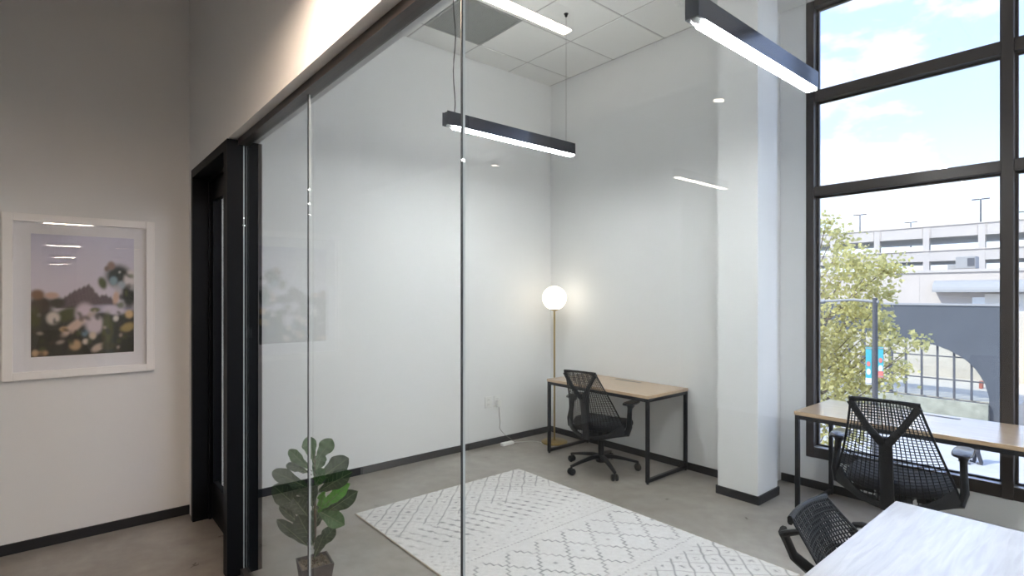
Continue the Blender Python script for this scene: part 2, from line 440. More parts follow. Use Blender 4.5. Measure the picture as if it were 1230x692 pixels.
# ---- door
d = sroot('door_1'); d['label'] = 'black framed office door with a tall glass lite'
dfm = MB().box((-4.335, YH0 - .012, 0), (-4.285, YH1 + .01, 2.44)).box((-3.39, YH0 - .012, 0), (-3.305, YG - .004, 2.44)).box((-3.39, YG + .002, 0), (-3.305, YH1 + .01, 2.44)).box((-4.285, YH0 - .012, 2.385), (-3.39, YH1 + .01, 2.44))
dfm.box((-4.285, .825, 0), (-4.265, .842, 2.385)).box((-3.41, .825, 0), (-3.39, .842, 2.385)).box((-4.265, .825, 2.365), (-3.41, .842, 2.385))
dfm.build('door_frame', M['frame'], d)
MB().box((-3.388, YG - .004, .02), (-3.3045, YG + .002, 2.43)).build('frame_seal', M['sealw'], d)
lf = MB(); a0, a1 = -4.282, -3.393; ly0, ly1 = .845, .877
lx0, lx1, lz0, lz1 = -4.225, -3.575, .27, 2.23
lf.box((a0, ly0, .008), (lx0, ly1, 2.38)).box((lx1, ly0, .008), (a1, ly1, 2.38)).box((lx0, ly0, .008), (lx1, ly1, lz0)).box((lx0, ly0, lz1), (lx1, ly1, 2.38))
leaf = lf.build('door_leaf', M['frame'], d)
MB().box((lx0, .858, lz0), (lx1, .864, lz1)).build('pane', M['wglass'], leaf)
def lever(y, s):
    m_ = MB()
    m_.sweep([(-3.47, y, .99), (-3.47, y + s * .012, .99)], .026, 14)
    m_.sweep([(-3.47, y + s * .01, .99), (-3.47, y + s * .05, .99), (-3.485, y + s * .058, .99), (-3.59, y + s * .058, .99)], [.009, .009, .010, .008], 8)
    return m_.build('lever_handle', M['steel'], leaf, True)
lever(ly0, -1); lever(ly1, 1)
MB().sweep([(-3.47, ly1, 1.16), (-3.47, ly1 + .016, 1.16)], .026, 14).box((-3.476, ly1 + .014, 1.14), (-3.464, ly1 + .035, 1.18)).build('thumb_turn', M['steel'], leaf, True)
MB().box((-3.306, YG + .012, 1.33), (-3.296, YG + .04, 1.385), .003).build('strike_plate', M['black'], d)

# ================================================================== LIGHTS
def pendant(label, x, y0, y1, dm, zb=2.77, group=None, name='pendant_light', sensor=True, powered=0):
    t_ = thing(name, label, 'light', (x, (y0 + y1) / 2, zb), 0, group)
    L = (y1 - y0) / 2; W, H = .033, .088
    h_ = MB()
    h_.box((-W, -L, .010), (-W + .004, L, H)).box((W - .004, -L, .010), (W, L, H)).box((-W + .004, -L, H - .006), (W - .004, L, H))
    h_.box((-W + .004, -L, .010), (W - .004, -L + .006, H - .006)).box((-W + .004, L - .006, .010), (W - .004, L, H - .006))
    h_.box((-W, -L, 0), (-W + .0035, L, .010)).box((W - .0035, -L, 0), (W, L, .010)).box((-W + .0035, -L, 0), (W - .0035, -L + .006, .010)).box((-W + .0035, L - .006, 0), (W - .0035, L, .010))
    if dm is M['diff']: h_.box((-W, -L, H), (-W + .004, L, H + .007)).box((W - .004, -L, H), (W, L, H + .007))
    h_.build('housing', M['housing'], t_)
    s0 = -L + (.075 if sensor else .007)
    MB().box((-W + .0045, s0, -.010 if dm is M['diff'] else -.002), (W - .0045, L - .007, .02), .002).build('diffuser', dm, t_)
    if dm is M['diff']: MB().box((-W + .006, -L + .15, H + .0005), (W - .006, L - .15, H + .003)).build('added_uplight_strip', M['upfill'], t_)  # glowing strip added on top to brighten upper walls and ceiling
    if sensor:
        MB().box((-W + .0045, -L + .007, .012), (W - .0045, s0 - .001, .02)).build('end_plate', M['housing'], t_)
        MB().sweep([(0, -L + .015, .004), (0, -L + .02, .004), (0, s0 - .008, .004), (0, s0 - .002, .004)], [.009, .013, .013, .011], 10).build('sensor', M['white'], t_, True)
    zc = ZC - zb
    MB().sweep([(0, L - .08, H), (0, L - .08, zc)], .0012, 5).lathe([(.003, zc - .03), (.012, zc - .022), (.012, zc - .004), (.02, zc - .003), (.02, zc)], (0, L - .08, 0), 12).build('suspension_cable', M['steel'] if False else M['cable'], t_)
    cb = MB()
    if powered:
        pts = [(0, -L + .08, H)]
        for i in range(1, 15): pts.append((.006 * math.sin(i * 1.1), -L + .08 + .006 * math.cos(i * .9), H + (zc - H) * i / 14))
        cb.sweep(pts, .0042, 6)
    else: cb.sweep([(0, -L + .08, H), (0, -L + .08, zc)], .0012, 5)
    cb.build('power_cable' if powered else 'suspension_cable', M['cable'], t_)
    return t_
GRP = 'black linear pendants'
pendant('black linear pendant hanging from two cables above the rug', -3.22, 2.10, 3.40, M['diff'], powered=1)
pendant('black linear pendant hanging in front of the white column', -1.285, 2.10, 3.38, M['diff'])
pendant('black linear pendant above the pale table', .66, 2.10, 3.38, M['diff'])
for x in (1.63, 2.6, 3.57): pendant('black linear pendant added out of view beyond the pale table', x, 2.10, 3.38, M['diff'], group='added pendants beyond the table')  # unseen lamps added to brighten the table, window wall and column
for i, x in enumerate((-1.72, 3.1, 8.6, 14.1, 19.6)):
    pendant('short linear pendant across the corridor ceiling', x, -.15 if i else -.15, .52, M['diffc'], group='corridor pendants', sensor=False)
for x in (-3.14, 2.0):
    pendant('linear pendant in the room across the corridor', x, -4.2, -3.2, M['diffo'], group='pendants across the corridor', sensor=False)
for x in (-3.95, -1.73):
    t_ = thing('can_pendant', 'small round can pendant in the room across the corridor', 'light', (x, -1.5, 2.77), 0, 'can pendants across the corridor')
    MB().lathe([(.0, .16), (.032, .16), (.036, .15), (.036, 0), (.032, 0), (.032, .012), (.0, .012)][::-1], n=20).build('can', M['housing'], t_, True)
    MB().lathe([(.0, .004), (.030, .004), (.030, .010), (.0, .010)], n=20).build('diffuser', M['diffcan'], t_)
    MB().sweep([(0, 0, .16), (0, 0, ZC - 2.77)], .002, 5).build('cable', M['cable'], t_)
sp = thing('sprinkler_head', 'small white ceiling sprinkler beside the black pendant', 'sprinkler', (-2.5, 3.90, ZC))
MB().lathe([(.0, 0), (.034, 0), (.034, -.004), (.014, -.012), (.010, -.03), (.0, -.03)][::-1], (0, 0, 0), 16).build('escutcheon', M['white'], sp, True)
MB().lathe([(.0, -.046), (.022, -.046), (.022, -.043), (.0, -.043)], (0, 0, 0), 14).sweep([(-.012, 0, -.028), (-.008, 0, -.045)], .002, 5).sweep([(.012, 0, -.028), (.008, 0, -.045)], .002, 5).build('deflector', M['white'], sp)

# floor lamp
lp = thing('floor_lamp', 'brass floor lamp with a glowing white globe in the corner', 'lamp', (-4.11, 4.06, 0))
MB().lathe([(.0, 0), (.135, 0), (.138, .004), (.138, .014), (.13, .02), (.02, .024), (.012, .035), (.0, .035)], n=36).build('base', M['brass'], lp, True)
MB().sweep([(0, 0, .03), (0, 0, 1.405)], .0095, 14).build('pole', M['brass'], lp, True)
MB().lathe([(.0, 1.395), (.012, 1.395), (.042, 1.408), (.045, 1.418), (.0, 1.418)], n=24).build('globe_holder', M['brass'], lp, True)
gl_ = MB().lathe([(max(.0005, .128 * math.sin(PI * i / 20)), 1.535 - .128 * math.cos(PI * i / 20)) for i in range(21)], n=32).build('globe', M['globe'], lp, True)

# ================================================================== DESKS
def desk(label, x0, x1, y0, y1, h, top, slot=True):
    cx_, cy_ = (x0 + x1) / 2, (y0 + y1) / 2
    t_ = thing('desk', label, 'desk', (cx_, cy_, 0)); a, b = (x1 - x0) / 2, (y1 - y0) / 2
    tp = MB().box((-a, -b, h - .026), (a, b, h), .002).build('desktop', top, t_)
    q = .028; i = .004
    for sx in (-1, 1):
        xa, xb = sorted((sx * (a - i), sx * (a - i - q)))
        for sy in (-1, 1):
            ya, yb = sorted((sy * (b - i), sy * (b - i - q)))
            l = MB().box((xa, ya, .012), (xb, yb, h - .027), .002).build('leg', M['black'], t_)
            MB().lathe([(.0, 0), (.012, 0), (.012, .006), (.006, .007), (.006, .012), (.0, .012)], ((xa + xb) / 2, (ya + yb) / 2, 0), 10).build('levelling_foot', M['black'], l)
        MB().box((xa, -b + i + q, .014), (xb, b - i - q, .014 + q), .002).build('floor_rail', M['black'], t_)
        MB().box((xa, -b + i + q, h - .027 - q), (xb, b - i - q, h - .027), .002).build('side_rail', M['black'], t_)
    for sy in (-1, 1):
        ya, yb = sorted((sy * (b - i), sy * (b - i - q)))
        MB().box((-a + i + q, ya, h - .027 - q), (a - i - q, yb, h - .027), .002).build('long_rail', M['black'], t_)
    if slot: MB().box((-.15, b - .10, h - .004), (.15, b - .07, h + .0012)).build('cable_slot', M['black'], t_)
    return t_
desk('oak desk with black steel frame beside the floor lamp', -3.895, -2.69, 3.74, 4.34, .735, M['oak'])
desk('oak topped desk with black steel frame under the window', -1.66, -.30, 4.04, 4.70, .742, M['oak'])
tb_ = thing('table', 'pale whitewashed wooden table with a mesh chair pushed in', 'table', (0, 0, 0))
MB().box((-.675, 1.10, .705), (.08, 2.61, .74), .002).build('tabletop', M['pale'], tb_)
for x in (-.62, .025):
    for y in (1.155, 2.555): MB().box((x - .02, y - .02, 0), (x + .02, y + .02, .705), .002).build('leg', M['black'], tb_)
for y in (1.155, 2.555): MB().box((-.60, y - .015, .675), (.005, y + .015, .705)).build('rail', M['black'], tb_)

# ================================================================== CHAIRS
def chair(label, loc, rz, dz=0., side=False, base_rot=0):
    t_ = thing('mesh_chair', label, 'chair', loc, rz)
    br = base_rot
    # five-star base
    hub = MB().lathe([(.0, .07), (.045, .07), (.05, .09), (.045, .125), (.032, .135), (.0, .135)], n=20).build('hub', M['cbase'], t_, True)
    for i in range(5):
        an = br + 2 * PI * i / 5; c_, s_ = math.cos(an), math.sin(an)
        lg = MB().sweep([(.02 * c_, .02 * s_, .115), (.10 * c_, .10 * s_, .118), (.22 * c_, .22 * s_, .098), (.33 * c_, .33 * s_, .074)], [(.026, .020), (.024, .016), (.018, .013), (.014, .010)], 8, sq=.6).build('base_leg', M['cbase'], t_, True)
        cs = MB(); px, py = .325 * c_, .325 * s_
        ox, oy = -s_, c_
        for q in (-1, 1):
            cs.sweep([(px + ox * q * .008 - 0 * c_, py + oy * q * .008, .03), (px + ox * q * .010, py + oy * q * .010, .03), (px + ox * q * .022, py + oy * q * .022, .03), (px + ox * q * .027, py + oy * q * .027, .03)], [.024, .03, .03, .024], 14)
        cs.sweep([(px, py, .028), (px, py, .075)], .009, 8)
        cs.build('caster', M['cbase'], t_, True)
    zs = .43 + dz
    MB().sweep([(0, 0, .12), (0, 0, .26), (0, 0, .262), (0, 0, zs - .05)], [.026, .026, .014, .014], 14).build('gas_lift', M['black'], t_, True)
    # seat cushion
    def seatring(k, z):
        pts = []
        for j in range(32):
            th = 2 * PI * j / 32; c_, s_ = math.cos(th), math.sin(th)
            x = .245 * k * math.copysign(abs(c_) ** .55, c_); y = .03 + .225 * k * math.copysign(abs(s_) ** .55, s_)
            zz = z - .035 * max(0, (y - .12) / .14) ** 2 + .012 * (x / .24) ** 2 - .0
            pts.append((x * (1 - .08 * max(0, -y) / .2), y, zz))
        return pts
    sm = MB(); prof = [(.90, zs - .018), (.985, zs - .008), (1.0, zs + .012), (.985, zs + .032), (.93, zs + .046), (.75, zs + .052), (.4, zs + .052)]
    for k, z in prof: sm.v += seatring(k, z)
    for i in range(len(prof) - 1):
        for j in range(32): sm.f.append((i * 32 + j, i * 32 + (j + 1) % 32, (i + 1) * 32 + (j + 1) % 32, (i + 1) * 32 + j))
    n_ = len(prof); sm.f.append(tuple(31 - j for j in range(32))); sm.f.append(tuple((n_ - 1) * 32 + j for j in range(32)))
    sm.build('seat', M['seat'], t_, True)
    # suspension back: s across (-1..1), q up (0..1)
    zb, zt = .385 + dz, .955 + dz
    if side: zb, zt = .40, .83
    me = MB().sweep([(0, .13, zs - .045), (0, .08, zs - .05), (0, -.12, zs - .05), (0, -.20, zs - .045), (0, -.24, zb + .005)], [(.06, .02), (.085, .028), (.085, .028), (.05, .022), (.03, .016)], 10, sq=.55).build('tilt_mechanism', M['cbase'], t_, True)
    MB().sweep([(.08, .03, zs - .05), (.20, .03, zs - .05)], .006, 8).sweep([(.19, .03, zs - .05), (.195, .03, zs - .05), (.22, .03, zs - .05), (.225, .03, zs - .05)], [.014, .024, .024, .018], 14).build('tilt_knob', M['cbase'], me, True)
    def back(s, q):
        hw = .150 + .135 * (1 - q) ** 1.1
        if q < .08: hw -= .012 * (1 - q / .08) ** 2
        y = -.225 - .115 * q - .03 * q * q + .030 * math.sin(PI * q) + (.13 * (1 - q) ** 1.3 + .012) * s * s
        z = zb + (zt - zb) * q + (.055 * (1 - q) ** 2 - .012 * q * q) * s * s - .03 * (1 - q) ** 3 * (1 - s * s)
        return (hw * s, y, z)
    bm_ = MB(); r_ = .0025
    NV, NH = 22, 34
    for i in range(1, NV):
        s = -1 + 2 * i / NV
        bm_.sweep([back(s, k / 18) for k in range(19)], (.0033, .0022), 4, up=(0, 1, 0), caps=False)
    for j in range(1, NH):
        q = j / NH
        bm_.sweep([back(-1 + 2 * k / 16, min(1, max(0, q + .035 * (1 - (-1 + 2 * k / 16) ** 2) * (1 - q) * (q > .05)))) for k in range(17)], r_, 4, caps=False)
    bk = bm_.build('back_mesh', M['cmesh'], t_, False)
    # denser lattice between the arms of the fork
    fm = MB()
    for i in range(1, 26):
        s = -.9 + 1.8 * i / 26; q0 = .66 + .34 * abs(s)
        if q0 < .97: fm.sweep([tuple(Vector(back(s, q0 + (1 - q0) * k / 6)) + Vector((0, -.001, 0))) for k in range(7)], .0013, 4, caps=False)
    for j in range(1, 22):
        q = .67 + .33 * j / 22; sw = (q - .65) / .35
        fm.sweep([tuple(Vector(back(sw * (-1 + 2 * k / 8), q)) + Vector((0, -.001, 0))) for k in range(9)], .0013, 4, caps=False)
    fm.build('fine_lattice', M['cmesh'], bk)
    for s in (-1, 1): MB().sweep([back(s, k / 20) for k in range(21)], [(.0065, .005)] * 21, 6, up=(0, 1, 0)).build('side_rim', M['cmesh'], t_, True)
    MB().sweep([tuple(Vector(back(-1.03 + 2.06 * k / 14, 1)) + Vector((0, -.006, -.004))) for k in range(15)], [(.009, .008 + .009 * (-1 + 2 * k / 14) ** 2) for k in range(15)], 8, sq=.7).build('top_rail', M['cbase'], t_, True)
    MB().sweep([tuple(Vector(back(-1 + 2 * k / 20, 0)) + Vector((0, -.004, 0))) for k in range(21)], [(.013, .017 + .040 * abs(-1 + 2 * k / 20) ** 4) for k in range(21)], 8, sq=.7).build('lower_rail', M['cbase'], t_, True)
    # Y tower
    fq = .64 if not side else .50
    c0 = Vector(back(0, 0)) + Vector((0, -.03, .0)); c1 = Vector(back(0, .3)) + Vector((0, -.045, 0)); c2 = Vector(back(0, fq)) + Vector((0, -.035, 0))
    tw = MB().sweep([(0, -.235, zb + .0), tuple(c0), tuple(c0.lerp(c1, .5)), tuple(c1), tuple(c1.lerp(c2, .6)), tuple(c2)], [(.036, .02), (.034, .018), (.031, .016), (.030, .015), (.032, .014), (.030, .012)], 10, up=(0, -1, 0), sq=.6)
    for s in (-1, 1):
        e_ = Vector(back(s * .96, .975)) + (Vector((s * .004, -.012, 0)) if not side else Vector((s * .012, -.035, -.035))); st = c2 + Vector((s * .010, 0, -.035))
        md = st.lerp(e_, .45) + Vector((s * .006, -.045 if side else -.02, 0))
        tw.sweep([tuple(st), tuple(st.lerp(md, .5) + Vector((0, -.006, 0))), tuple(md), tuple(md.lerp(e_, .6)), tuple(e_)], [(.022, .011), (.020, .011), (.018, .011), (.017, .011), (.019, .012)], 8, up=(0, -1, 0), sq=.65)
        if side: tw.sweep([tuple(e_ + Vector((0, .0, -.012))), tuple(Vector(back(s * .98, .92)))], [(.014, .012), (.010, .010)], 8)
    tw.build('fork_support', M['cbase'], t_, True)
    # arms
    for s in (-1, 1):
        if not side:
            zp = .665 + dz + .0
            pts = [(s * .10, -.06, zs - .045), (s * .22, -.07, zs - .05), (s * .285, -.06, zs - .03), (s * .30, -.045, zs + .03), (s * .295, -.03, zs + .12), (s * .292, -.015, zp - .05), (s * .290, .0, zp - .018)]
            rr = [(.03, .012), (.032, .014), (.034, .022), (.036, .02), (.026, .017), (.024, .017), (.05, .03)]
            ar = MB().sweep(pts, rr, 10, up=(s, 0, .001), sq=.7).build('arm_post', M['cbase'], t_, True)
            pad = MB()
            for k, z in ((.8, zp - .02), (1, zp - .012), (1, zp - .002), (.9, zp + .004)):
                for j in range(20):
                    th = 2 * PI * j / 20; c_, s_ = math.cos(th), math.sin(th)
                    pad.v.append((s * .288 + .046 * k * math.copysign(abs(c_) ** .6, c_), .02 + .115 * k * math.copysign(abs(s_) ** .6, s_), z))
            for i in range(3):
                for j in range(20): pad.f.append((i * 20 + j, i * 20 + (j + 1) % 20, (i + 1) * 20 + (j + 1) % 20, (i + 1) * 20 + j))
            pad.f.append(tuple(19 - j for j in range(20))); pad.f.append(tuple(60 + j for j in range(20)))
            pad.build('arm_pad', M['armpad'], t_, True)
        else:
            zp = .69
            MB().sweep([(s * .25, -.22, zb + .07), (s * .30, -.30, .60), (s * .318, -.325, zp - .03), (s * .318, -.318, zp - .006), (s * .318, -.295, zp), (s * .31, -.05, zp - .006), (s * .285, .06, zp - .02), (s * .283, .085, zp - .05), (s * .26, .07, zs + .02)], [.011, .012, .012, .012, .0125, .013, .012, .011, .010], 8, up=(s, 0, .01)).build('arm_rail', M['cbase'], t_, True)
    return t_
chair('black mesh back swivel chair at the oak desk by the floor lamp', (-3.215, 3.765, 0), R(11), -.03, base_rot=R(32))
chair('black mesh back swivel chair facing the window', (-.94, 3.66, 0), R(5), .075, base_rot=R(50))
chair('black mesh chair with thin arm rails pushed under the pale table', (-.43, 2.055, 0), R(-90), -.03, True, base_rot=R(10))

# ================================================================== PICTURE
pc = thing('framed_picture', 'white framed landscape photograph with blurred flowers on the end wall', 'picture', (XL, .1425, 1.053))
PW, PHh, FWD = .385, 1.02, .048
pf = MB()
for a, b in (((-PW, 0), (-PW + FWD, PHh)), ((PW - FWD, 0), (PW, PHh)), ((-PW + FWD, 0), (PW - FWD, FWD)), ((-PW + FWD, PHh - FWD), (PW - FWD, PHh))):
    pf.box((.004, a[0], a[1]), (.034, b[0], b[1]), .0015)
pf.build('frame', M['whitewood'], pc)
MB().box((.004, -PW + FWD, FWD), (.010, PW - FWD, PHh - FWD)).build('mat_board', M['matb'], pc)
MB().box((.0215, -PW + FWD, FWD), (.0235, PW - FWD, PHh - FWD)).build('picture_glass', M['pglass'], pc)
nu, nv = 100, 116
yy0, yy1, zz0, zz1 = -.255, .268, .135, .90
U, V = np.meshgrid(np.linspace(0, 1, nu + 1), np.linspace(0, 1, nv + 1), indexing='ij')
PXx = 105 + 400 * U; PYy = 575 - 480 * V          # coordinates within the sketch of the print
colr = np.zeros((nu + 1, nv + 1, 3))
tsk = np.clip((V - .4) / .6, 0, 1)[..., None]
colr[:] = np.array((.76, .70, .78)) * (1 - tsk) + np.array((.66, .66, .80)) * tsk
def smooth(x): x = np.clip(x, 0, 1); return x * x * (3 - 2 * x)
def blob(x, y, rx, ry, c, ang=0, soft=.75, a=1.0):
    global colr
    ca, sa = math.cos(R(ang)), math.sin(R(ang))
    dx, dy = PXx - x, -(PYy - y)
    p, q = (dx * ca + dy * sa) / rx, (-dx * sa + dy * ca) / ry
    al = (smooth((1 + soft / 2 - np.sqrt(p * p + q * q)) / soft) * a)[..., None]
    colr = colr * (1 - al) + np.array(c) * al
# mountain
mx_ = [195, 215, 245, 262, 290, 310, 322, 335, 350, 362, 385, 410, 440]; my_ = [375, 352, 330, 318, 305, 296, 290, 305, 325, 338, 332, 345, 372]
ridge = np.interp(PXx, mx_, my_) + 3 * np.sin(PXx * .35) + 2 * np.sin(PXx * .9)
al = (smooth((PYy - ridge) / 8 + .5) * (PXx > 195) * (PXx < 440) * (PYy < 388))[..., None]
rk = (.5 + .5 * np.sin(PXx * .3 + PYy * .21) * np.sin(PXx * .13 - PYy * .3))[..., None]
colr = colr * (1 - al) + (np.array((.075, .055, .075)) + np.array((.08, .06, .06)) * rk) * al
al = smooth((PYy - 385 + 10 * np.sin(PXx * .05)) / 22)[..., None]
colr = colr * (1 - al) + np.array((.018, .022, .014)) * al
for b_ in [(140, 372, 46, 36, (.035, .022, .012)), (200, 365, 30, 22, (.03, .03, .02)), (128, 332, 26, 20, (.20, .10, .05)), (180, 336, 26, 13, (.62, .42, .34)), (118, 420, 22, 40, (.05, .055, .01)),
           (400, 390, 110, 16, (.45, .42, .55)), (440, 255, 52, 46, (.015, .03, .028)), (485, 330, 34, 60, (.012, .022, .018)), (375, 285, 16, 26, (.06, .085, .015), 20), (410, 212, 16, 18, (.30, .20, .17)), (392, 225, 10, 12, (.2, .14, .12)),
           (420, 275, 16, 18, (.25, .38, .46)), (490, 265, 26, 38, (.78, .74, .76), -20), (452, 292, 16, 16, (.40, .48, .55)), (445, 238, 4, 4, (.8, .85, .85)),
           (235, 412, 46, 26, (.055, .07, .012), 20), (185, 425, 24, 24, (.75, .68, .62)), (305, 410, 36, 42, (.72, .62, .70)), (345, 458, 36, 34, (.72, .64, .70), 50), (262, 462, 52, 18, (.68, .52, .44), 38), (420, 398, 46, 18, (.72, .66, .76), -8), (430, 345, 13, 28, (.70, .50, .40), -10),
           (345, 395, 20, 10, (.12, .14, .05)), (485, 415, 18, 17, (.70, .50, .26)), (478, 470, 30, 18, (.42, .32, .12), 20), (430, 432, 12, 12, (.8, .76, .72)), (395, 480, 22, 70, (.075, .085, .012)), (336, 500, 14, 15, (.70, .60, .48)), (308, 523, 12, 11, (.72, .62, .54)), (305, 488, 12, 14, (.14, .24, .30)), (268, 535, 22, 20, (.56, .38, .22)), (356, 550, 26, 14, (.62, .5, .42), 25), (148, 561, 18, 11, (.50, .30, .16)), (120, 560, 12, 13, (.56, .38, .22)), (225, 470, 16, 10, (.6, .4, .22)), (170, 500, 8, 60, (.01, .012, .01), 15), (235, 530, 8, 50, (.01, .01, .012), -20), (450, 530, 40, 40, (.02, .025, .018)), (400, 545, 30, 14, (.05, .05, .012))]:
    blob(*b_[:5], ang=b_[5] if len(b_) > 5 else 0)
prs = np.random.RandomState(3)
low = PYy > 380
for k in range(46):
    bx, by = prs.uniform(108, 505), prs.uniform(400, 575)
    cc_ = [(.012, .016, .012), (.035, .045, .012), (.05, .035, .02), (.5, .42, .36), (.02, .02, .02), (.07, .09, .03)][k % 6]
    blob(bx, by, prs.uniform(5, 16), prs.uniform(5, 12), cc_, prs.uniform(0, 180), 1.2, .75)
for k in range(12):
    blob(prs.uniform(430, 505), prs.uniform(225, 390), prs.uniform(5, 14), prs.uniform(8, 22), [(.012, .025, .022), (.55, .55, .60), (.10, .14, .04)][k % 3], prs.uniform(0, 180), 1.1, .7)
for _ in range(1):
    q_ = np.pad(colr, ((1, 1), (1, 1), (0, 0)), 'edge'); colr = (q_[:-2, 1:-1] + q_[2:, 1:-1] + q_[1:-1, :-2] + q_[1:-1, 2:] + 2 * colr) / 6
pm = MB().grid(lambda u_, v_: (.0112, yy0 + (yy1 - yy0) * u_, zz0 + (zz1 - zz0) * v_), nu, nv)
po = pm.build('photo_print', M['print'], pc)
ca_ = po.data.color_attributes.new('Col', 'FLOAT_COLOR', 'POINT')
ca_.data.foreach_set('color', np.concatenate([np.clip(colr, 0, 1), np.ones((nu + 1, nv + 1, 1))], 2).reshape(-1).astype(np.float32))

# ================================================================== RUG
RX0, RX1, RY0, RY1 = -3.68, -1.28, 1.645, 3.185
rg = thing('area_rug', 'ivory area rug with faded grey diamond pattern', 'rug', (RX0, RY0, 0))
LX, LY = RX1 - RX0, RY1 - RY0
nu, nv = 420, 270
A, B = np.meshgrid(np.linspace(0, LX, nu + 1), np.linspace(0, LY, nv + 1), indexing='ij')
rs = np.random.RandomState(7)
def fade(scale, seed):
    r_ = np.random.RandomState(seed); gx, gy = int(LX / scale) + 2, int(LY / scale) + 2
    g = r_.rand(gx, gy); x = A / scale; y = B / scale
    i, j = x.astype(int), y.astype(int); fx, fy = x - i, y - j
    fx = fx * fx * (3 - 2 * fx); fy = fy * fy * (3 - 2 * fy)
    i = np.clip(i, 0, gx - 2); j = np.clip(j, 0, gy - 2)
    return g[i, j] * (1 - fx) * (1 - fy) + g[i + 1, j] * fx * (1 - fy) + g[i, j + 1] * (1 - fx) * fy + g[i + 1, j + 1] * fx * fy
def line(d, w): return np.clip(1.5 - np.abs(d) / w, 0, 1)
def per(x, p): return (x / p - np.round(x / p)) * p
ink = np.zeros_like(A)
wob = (fade(.05, 3) - .5) * .014
S_ = .105
d1 = per((A + B) / 1.414 + wob, S_); d2 = per((A - B) / 1.414 + wob, S_)
lat = np.maximum(line(d1, .0048), .55 * line(d2, .0042))
cxs = np.maximum(line(per((A + B) / 1.414 + S_ / 2, S_), .016) * line(per((A - B) / 1.414 + S_ / 2, S_), .016) * (fade(.012, 5) > .45), 0) * .8
def zone(a, b, s=.03): return np.clip((A - a) / s, 0, 1) * np.clip((b - A) / s, 0, 1)
zA = .50 + .06 * np.sin(B * 22)
ink = np.maximum(ink, np.maximum(lat, cxs) * np.clip((zA - A) / .02, 0, 1))
ink = np.maximum(ink, np.maximum(lat, cxs) * np.clip((A - 1.82) / .02, 0, 1))
# rows of knotted dashes running along the rug
# lines turning into rows of knotted dashes that run across the rug
bb = per(B - .42 * A, .082)
kn = line(bb + .006 * np.sin(A * 60), .0045) * (.35 + .65 * (fade(.03, 41) > .4))
knot = line(per(A + .35 * np.round((B - .42 * A) / .082) * .1, .075), .015) * line(bb, .013) * (fade(.02, 43) > .25)
ink = np.maximum(ink, np.clip(np.maximum(kn * .8, knot), 0, 1) * zone(.48, .86, .05))
dots = line(per(A, .05), .008) * line(per(B + .02 * np.sin(A * 40), .055), .009) * (fade(.03, 47) > .4)
ink = np.maximum(ink, dots * .6 * zone(.84, 1.07, .04))
ink = np.maximum(ink, line(A - 1.09, .005) * (np.sin(B * 2 * PI / .028) > -.2) * .8)
# large stepped diamonds
P2, Q2 = .30, .235
zzg = np.abs(per(A - 1.13, P2)) / (P2 / 2)               # 0..1 triangle along the rug
hgt = np.round(zzg * 4) / 4 * Q2 / 2
d3 = np.minimum(np.abs(per(B - hgt, Q2)), np.abs(per(B + hgt, Q2)))
d4 = np.where((np.abs(zzg * 4 - np.floor(zzg * 4) - .5) < .10), np.minimum(np.abs(per(B - zzg * Q2 / 2, Q2)), np.abs(per(B + zzg * Q2 / 2, Q2))) - .012, 1)
big = np.maximum(line(d3, .0050), line(np.maximum(d4, 0), .007))
ctr = line(per(A - 1.13, P2), .012) * line(per(B + Q2 / 2, Q2), .012)
ink = np.maximum(ink, np.clip(np.maximum(big, ctr * .8), 0, 1) * zone(1.14, 1.72, .03))
ink = np.maximum(ink, line(A - 1.76 - .006 * np.sin(B * 50), .005) * (np.sin(B * 2 * PI / .03) > -.1) * .7)
wear = np.clip(.38 + 1.1 * fade(.16, 11) * (.55 + .9 * fade(.035, 12)), 0, 1)
ink = np.clip(ink * wear * 1.15, 0, 1)
speck = (rs.rand(*A.shape) > .985) * fade(.1, 21) * .35
ink = np.clip(np.maximum(ink, speck), 0, 1)[..., None]
basec = np.array((.68, .665, .65)) * (1 + .10 * (fade(.22, 31) - .5) + .10 * (fade(.02, 33) - .5))[..., None]
rc = basec * (1 - ink * .82) + np.array((.16, .16, .17)) * ink * .82
pile = MB().grid(lambda u_, v_: (LX * u_, LY * v_, .010 + .0008 * math.sin(u_ * 300) * math.sin(v_ * 200)), nu, nv).build('pile', M['rug'], rg)
ca_ = pile.data.color_attributes.new('Col', 'FLOAT_COLOR', 'POINT')
ca_.data.foreach_set('color', np.concatenate([rc, np.ones((nu + 1, nv + 1, 1))], 2).reshape(-1).astype(np.float32))
bd = MB()
bd.sweep([(0, 0, .0055), (LX, 0, .0055), (LX, LY, .0055), (0, LY, .0055)], .0054, 6, closed=True)
bd.box((0, 0, .001), (LX, LY, .0085))
bd.build('binding', mat('rug_binding', (.55, .48, .40), .9), rg)

# ================================================================== PLANT
pl = thing('potted_fiddle_leaf_fig', 'young fiddle leaf fig in a square brown pot behind the glass', 'plant', (-2.90, 1.065, 0))
PLX, PLY = -2.90, 1.065
HPOT = .15
pot = MB(); prot = R(-8)
def sqr(hw, z):
    o_ = []
    for a, b in ((-1, -1), (1, -1), (1, 1), (-1, 1)):
        x, y = a * hw, b * hw; o_.append((x * math.cos(prot) - y * math.sin(prot), x * math.sin(prot) + y * math.cos(prot), z))
    return o_
rings = [(.062, 0), (.082, HPOT), (.076, HPOT), (.074, HPOT - .02)]
for hw, z in rings: pot.v += sqr(hw, z)
for i in range(3):
    for j in range(4): pot.f.append((i * 4 + j, i * 4 + (j + 1) % 4, (i + 1) * 4 + (j + 1) % 4, (i + 1) * 4 + j))
pot.f.append((3, 2, 1, 0)); pot.build('pot', M['pot'], pl)
random.seed(4)
so = MB(); so.v += sqr(.0745, HPOT - .018); so.f.append((0, 1, 2, 3))
